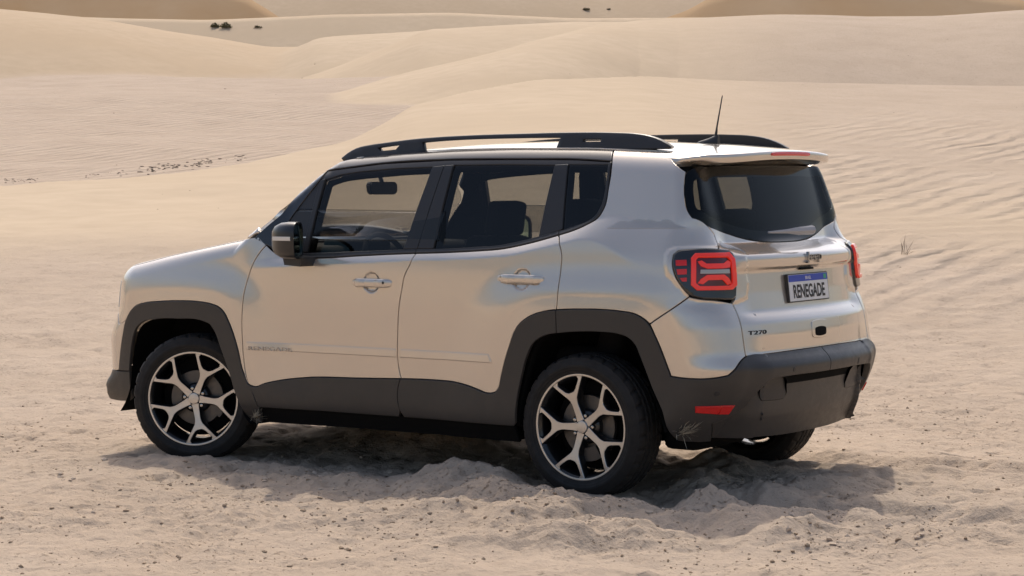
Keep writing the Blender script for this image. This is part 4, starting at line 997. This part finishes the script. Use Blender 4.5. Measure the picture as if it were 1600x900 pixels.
# small wind ripples on the slopes beyond
rip = sst(20, 30, d_)*sst(75, 55, d_)*sst(700, 1250, X_)
ph = (gx*.83-gy*.55)+.6*fbm(gx/3., gy/3., 3, 61); gz += .012*rip*np.sin(ph*2*math.pi/.75)*np.clip(.6+1.4*fbm(gx/8., gy/8., 2, 63), 0, 1)
und = sst(20, 40, d_)*sst(160, 90, d_); gz += und*(.05*fbm(gx/4., gy/4., 3, 71))*(.5+.8*sst(900, 500, X_))
nd, nl = Dg.shape
idx = np.arange(nd*nl).reshape(nd, nl)
quads = np.stack([idx[:-1, :-1], idx[:-1, 1:], idx[1:, 1:], idx[1:, :-1]], -1).reshape(-1, 4)
me = bpy.data.meshes.new('sand_ground'); nv = nd*nl
me.vertices.add(nv); me.vertices.foreach_set('co', np.stack([gx, gy, gz], 1).ravel().astype(np.float32))
me.loops.add(quads.size); me.loops.foreach_set('vertex_index', quads.ravel().astype(np.int32))
me.polygons.add(len(quads)); me.polygons.foreach_set('loop_start', np.arange(0, quads.size, 4, dtype=np.int32))
me.polygons.foreach_set('use_smooth', np.ones(len(quads), bool)); me.update(calc_edges=True); me.validate()
# sand type: 1 on the stony flats, 0 on the clean dunes
flat_ = np.clip(.8*sst(19, 12, np.hypot(gx*.8, gy))+(1-clean_)*sst(36, 42, d_)*.9+sst(950, 1350, X_)*sst(20, 40, d_)*.75*sst(1., .2, och_), 0, 1)
for nm_, vv_ in (('ochre', och_), ('ripple', sst(1050, 1400, X_+60*fbm(gx/4., gy/4., 2, 91))*sst(19, 24, d_)*sst(58, 40, d_)*np.clip(.55+1.2*fbm(gx/5., gy/5., 2, 92), 0, 1)+.5*(1-clean_)*sst(44, 50, d_)*sst(110, 80, d_))):
    q_ = me.attributes.new(nm_, 'FLOAT', 'POINT'); q_.data.foreach_set('value', vv_.astype(np.float32))
at_ = me.attributes.new('stony', 'FLOAT', 'POINT'); at_.data.foreach_set('value', flat_.astype(np.float32))
print('terrain', nd, nl, nv)
ground = link(bpy.data.objects.new('sand_ground', me)); ground['kind'] = 'structure'; ground['label'] = 'pale beige desert sand rising into dunes'
sm = bpy.data.materials.new('desert_sand'); sm.use_nodes = True; n, l, b = nodes(sm)
b.inputs['Roughness'].default_value = .95; b.inputs['Specular IOR Level'].default_value = .1
tc = n.new('ShaderNodeTexCoord'); P_ = tc.outputs['Object']
def noise(scale, det=5, rough=.55, vec=None):
    q = n.new('ShaderNodeTexNoise'); q.inputs['Scale'].default_value = scale; q.inputs['Detail'].default_value = det; q.inputs['Roughness'].default_value = rough; l.new(vec or P_, q.inputs['Vector']); return q.outputs['Fac']
def ramp(src, a, b_, lo=0., hi=1.):
    q = n.new('ShaderNodeMapRange'); q.inputs['From Min'].default_value = a; q.inputs['From Max'].default_value = b_; q.inputs['To Min'].default_value = lo; q.inputs['To Max'].default_value = hi; l.new(src, q.inputs['Value']); return q.outputs[0]
def mixc(f, c1, c2):
    q = n.new('ShaderNodeMixRGB')
    for s_, c in ((q.inputs['Color1'], c1), (q.inputs['Color2'], c2)):
        if isinstance(c, tuple): s_.default_value = (*c, 1)
        else: l.new(c, s_)
    if isinstance(f, float): q.inputs['Fac'].default_value = f
    else: l.new(f, q.inputs['Fac'])
    return q.outputs[0]
def mth(op, a, b_):
    q = n.new('ShaderNodeMath'); q.operation = op
    for s_, v in ((q.inputs[0], a), (q.inputs[1], b_)):
        if isinstance(v, (int, float)): s_.default_value = v
        else: l.new(v, s_)
    return q.outputs[0]
ga = n.new('ShaderNodeAttribute'); ga.attribute_name = 'stony'; ST = ga.outputs['Fac']
dune = mixc(ramp(noise(.12, 4), .35, .65), (.525, .408, .282), (.57, .45, .32))
dune = mixc(ramp(noise(1.3, 6), .35, .7), dune, (.515, .402, .282))
stone = mixc(ramp(noise(.5, 6), .35, .65), (.455, .357, .275), (.505, .402, .315))
stone = mixc(ramp(noise(6., 8, .65), .52, .74, 0., .55), stone, (.34, .265, .20))
oa = n.new('ShaderNodeAttribute'); oa.attribute_name = 'ochre'; ra = n.new('ShaderNodeAttribute'); ra.attribute_name = 'ripple'
colr = mixc(ST, dune, stone); colr = mixc(mth('MULTIPLY', oa.outputs['Fac'], ramp(noise(.09, 5), .3, .65, .55, 1.)), colr, (.42, .268, .14))
vo = n.new('ShaderNodeTexVoronoi'); vo.inputs['Scale'].default_value = 26; l.new(P_, vo.inputs['Vector'])
speck = mth('MULTIPLY', ramp(vo.outputs['Distance'], .16, .08), ramp(noise(3.1, 3), .52, .62))
colr = mixc(mth('MULTIPLY', speck, mth('MULTIPLY', ST, .9)), colr, (.31, .24, .175))
fleck = mth('MULTIPLY', ramp(noise(34, 5, .7), .585, .66), ramp(noise(1.7, 4), .40, .62))
colr = mixc(mth('MULTIPLY', fleck, mth('MULTIPLY', ST, .75)), colr, (.27, .195, .135))
l.new(colr, b.inputs['Base Color'])
bh1 = noise(45, 8, .65); bh2 = noise(240, 3); bh3 = noise(9, 5, .6)
wv_ = n.new('ShaderNodeTexWave'); wv_.wave_type = 'BANDS'; wv_.bands_direction = 'DIAGONAL'; wv_.inputs['Scale'].default_value = .62; wv_.inputs['Distortion'].default_value = 5.; wv_.inputs['Detail'].default_value = 3; wv_.inputs['Detail Scale'].default_value = 1.3
mpn = n.new('ShaderNodeMapping'); mpn.inputs['Rotation'].default_value = (0, 0, R_(20)); mpn.inputs['Scale'].default_value = (1.6, .55, .3); l.new(P_, mpn.inputs['Vector']); l.new(mpn.outputs[0], wv_.inputs['Vector'])
rph = mth('MULTIPLY', mth('MULTIPLY', wv_.outputs['Fac'], ra.outputs['Fac']), .13)
pit = mth('MULTIPLY', mth('MULTIPLY', mth('ADD', speck, fleck), ST), -.014)
hsum = mth('ADD', mth('ADD', rph, pit), mth('ADD', mth('MULTIPLY', bh1, .012), mth('ADD', mth('MULTIPLY', bh2, .0025), mth('MULTIPLY', bh3, .030))))
strn = ramp(ST, 0, .6, .22, .85)
bp = n.new('ShaderNodeBump'); bp.inputs['Distance'].default_value = 1.0; l.new(hsum, bp.inputs['Height']); l.new(strn, bp.inputs['Strength'])
l.new(bp.outputs[0], b.inputs['Normal'])
me.materials.append(sm)
# sampling the finished ground
from mathutils.bvhtree import BVHTree
def zat(x, y):
    x = np.atleast_1d(np.asarray(x, float)); y = np.atleast_1d(np.asarray(y, float))
    dx = x-CAM_C[0]; dy = y-CAM_C[1]; d = dx*FH[0]+dy*FH[1]; q = dx*RH[0]+dy*RH[1]
    i = np.clip(np.searchsorted(dg, d)-1, 0, nd-2); j = np.clip(np.searchsorted(lg, q)-1, 0, nl-2)
    a = (d-dg[i])/(dg[i+1]-dg[i]); c = (q-lg[j])/(lg[j+1]-lg[j]); Z = gz.reshape(nd, nl)
    return (Z[i, j]*(1-a)+Z[i+1, j]*a)*(1-c)+(Z[i, j+1]*(1-a)+Z[i+1, j+1]*a)*c
def ground_hit(p):
    """photo pixel -> first point where its ray meets the sand"""
    D = pix_ray([p])[0]; ts = np.concatenate([np.arange(6, 30, .02), np.arange(30, 320, .15)]); Q = CAM_C+D*ts[:, None]
    k = np.argmax(Q[:, 2] < zat(Q[:, 0], Q[:, 1])); return Q[k]
# ------------------------------------------------------------------ clods, debris, plants
ico = bmesh.new(); bmesh.ops.create_icosphere(ico, subdivisions=1, radius=1); IV = np.array([tuple(v.co) for v in ico.verts]); IF = np.array([[v.index for v in f.verts] for f in ico.faces]); ico.free()
def scatter(name, pts, size, m, flat=.6, seed=1, label=None):
    rg_ = np.random.RandomState(seed); V = []; Fa = []; k = 0
    for p, s in zip(pts, size):
        q = IV*(1+rg_.uniform(-.3, .3, (len(IV), 1)))*[rg_.uniform(.8, 1.6), rg_.uniform(.6, 1.1), flat*rg_.uniform(.7, 1.2)]*s
        a = rg_.uniform(0, 6.28); q = np.stack([q[:, 0]*math.cos(a)-q[:, 1]*math.sin(a), q[:, 0]*math.sin(a)+q[:, 1]*math.cos(a), q[:, 2]], 1)
        V.append(q+p); Fa.append(IF+k); k += len(IV)
    o = mesh_obj(name, np.vstack(V), np.vstack(Fa), m, None, None, False); o['kind'] = 'stuff'; o['label'] = label or name.replace('_', ' '); return o
rg_ = np.random.RandomState(12)
N_ = 15000; dl_ = np.stack([rg_.uniform(7.9, 15.5, N_), rg_.uniform(-3.4, 3.4, N_)], 1)
xx = CAM_C[0]+dl_[:, 0]*FH[0]+dl_[:, 1]*RH[0]; yy2 = CAM_C[1]+dl_[:, 0]*FH[1]+dl_[:, 1]*RH[1]
dens = fbm(xx/.9, yy2/.9, 3, 81)+.9*sst(1.9, .3, np.hypot((xx-1.2)*.7, yy2+1.4))
keep = dens > rg_.uniform(-.15, .75, N_)
for tx, ty in TYRES: keep &= np.hypot(xx-tx, yy2-ty) > .30
xx, yy2 = xx[keep], yy2[keep]; sz = .003+.009*rg_.rand(len(xx))**5
clod = mat('sand_clod', (.36, .275, .195), .95, spec=.1)
scatter('sand_clods', np.stack([xx, yy2, zat(xx, yy2)+sz*.15], 1), sz, clod, .7, 3, 'small crumbs of sand scattered over the ground')
N2 = 800; cx_ = rg_.uniform(-1.6, 3.4, N2); cy_ = rg_.normal(-1.25, .42, N2); k2 = np.ones(N2, bool)
for tx, ty in TYRES: k2 &= np.hypot(cx_-tx, cy_-ty) > .32
k2 &= fbm(cx_/.4, cy_/.4, 2, 83) > -.05
cx_, cy_ = cx_[k2], cy_[k2]; s2 = .003+.014*rg_.rand(len(cx_))**3
scatter('churned_clods', np.stack([cx_, cy_, zat(cx_, cy_)+s2*.2], 1), s2, mat('fresh_sand_clod', (.56, .45, .35), .95, spec=.1), .75, 13, 'crumbled clods of sand thrown up around the wheels')
# dark litter along the foot of the dune
pts = []; szs = []
for i in range(170):
    X = rg_.choice([rg_.uniform(5, 60), rg_.uniform(130, 330), rg_.uniform(215, 385), rg_.uniform(230, 330)]); rw = np.interp(X, [0, 200, 385], [285, 271, 250])+rg_.normal(0, 2.2)-rg_.exponential(2.0)*(X > 150)
    p = ground_hit((X, rw)); pts.append(p+[0, 0, .01]); szs.append(rg_.uniform(.012, .05)*(1 if X > 200 else .6))
scatter('driftwood_litter', np.array(pts), np.array(szs), mat('dark_litter', (.15, .115, .08), .9), .35, 9, 'dark bits of dry litter lying along the dune foot')
pts = []; szs = []
for i in range(70):
    X, rw = rg_.uniform(100, 1600), rg_.uniform(60, 420)
    if 380 < X < 1400 and rw > 200: continue
    p = ground_hit((X, rw)); pts.append(p); szs.append(rg_.uniform(.010, .026)*max(1, np.linalg.norm(p-CAM_C)/45))
scatter('scattered_stones', np.array(pts), np.array(szs), mat('brown_stone', (.22, .17, .12), .9), .5, 10, 'small dark stones strewn on the slopes')
leafm = add_noise_rough(mat('shrub_leaf', (.13, .11, .045), .7), 10, .6, .8)
twigm = mat('dry_twig', (.17, .13, .085), .85)
def shrub(pxy, size, label, seed, flatten=.75):
    rg2 = np.random.RandomState(seed); p = ground_hit(pxy); root = part_empty('desert_shrub', tuple(p)); tag(root, label, 'shrub', 'shrubs on the far dunes')
    V = []; Fa = []; k = 0
    for i in range(420):
        v = rg2.normal(0, 1, 3); v /= np.linalg.norm(v); v *= rg2.uniform(.55, 1.)*(1+.3*math.sin(v[0]*5+seed)); v[2] = abs(v[2])*flatten; v *= [1.25, 1, 1]; c = v*size
        for j in range(2):
            t = rg2.normal(0, 1, (3, 3))*size*.10; V += list(c+t); Fa.append((k, k+1, k+2)); k += 3
    mesh_obj('foliage', np.array(V), Fa, leafm, root, None, False)
    for i in range(6):
        a = rg2.uniform(0, 6.28); tube('stem', [(0, 0, -.08*size), (math.cos(a)*.4*size, math.sin(a)*.4*size, .5*size)], [.03*size, .012*size], twigm, root, 5)
for q, s_, lb, sd2 in (((336, 42.5), .34, 'small round olive shrub at the foot of the far brown dune', 1), ((353, 43), .42, 'wide olive shrub beside a smaller one under the far dune', 2), ((403, 44), .24, 'low straggling shrub a little apart from two rounder ones', 3), ((916, 16), .36, 'dark olive shrub with tan stems high on the pale far dune', 4), ((951, 15), .2, 'tiny upright bush alone near the crest of the pale far dune', 5)):
    shrub(q, s_, lb, sd2)
def dry_tuft(name, base, n_, hgt, spread, seed, parent=None, dirv=(0, 0, 1), rad=.0016, m=twigm):
    rg2 = np.random.RandomState(seed); bm = bmesh.new(); dv = np.array(dirv, float)
    for i in range(n_):
        a = rg2.normal(0, spread, 3); dirn = dv+a; dirn /= np.linalg.norm(dirn); L_ = hgt*rg2.uniform(.4, 1.1); p0 = np.array(base)+rg2.normal(0, hgt*.12, 3)*[1, 1, .2]
        bend = rg2.normal(0, .25, 3); pts_ = [p0+dirn*L_*t+bend*L_*t*t*.5 for t in (0, .35, .7, 1)]; prev = None
        for t, q in zip((1, .9, .7, .15), pts_):
            r0 = rad*t; ring = [bm.verts.new(tuple(q+np.array(v)*r0)) for v in ((1, 0, -.3), (-.5, .87, 0), (-.5, -.87, .3))]
            if prev:
                for k in range(3): bm.faces.new((prev[k], prev[(k+1) % 3], ring[(k+1) % 3], ring[k]))
            prev = ring
    return bm_obj(name, bm, m, parent, True)
p = ground_hit((1412, 397)); tag(dry_tuft('dry_twig_plant', p-[0, 0, .02], 14, .24, .9, 5, None, (.2, 0, .6), .0035), 'sparse leafless dry twig plant on the open slope behind the car', 'plant')
straw = mat('dry_straw', (.52, .47, .37), .8)
g1 = pix_plane([(1062, 676)], 1, -.80)[0]; dry_tuft('trapped_grass', g1, 120, .11, .30, 8, car, (.8, -.2, .38), .0018, straw)
g2 = pix_plane([(398, 652)], 1, -.86)[0]; dry_tuft('trapped_grass', g2, 50, .08, .30, 9, car, (.5, -.3, .3), .0015, straw)
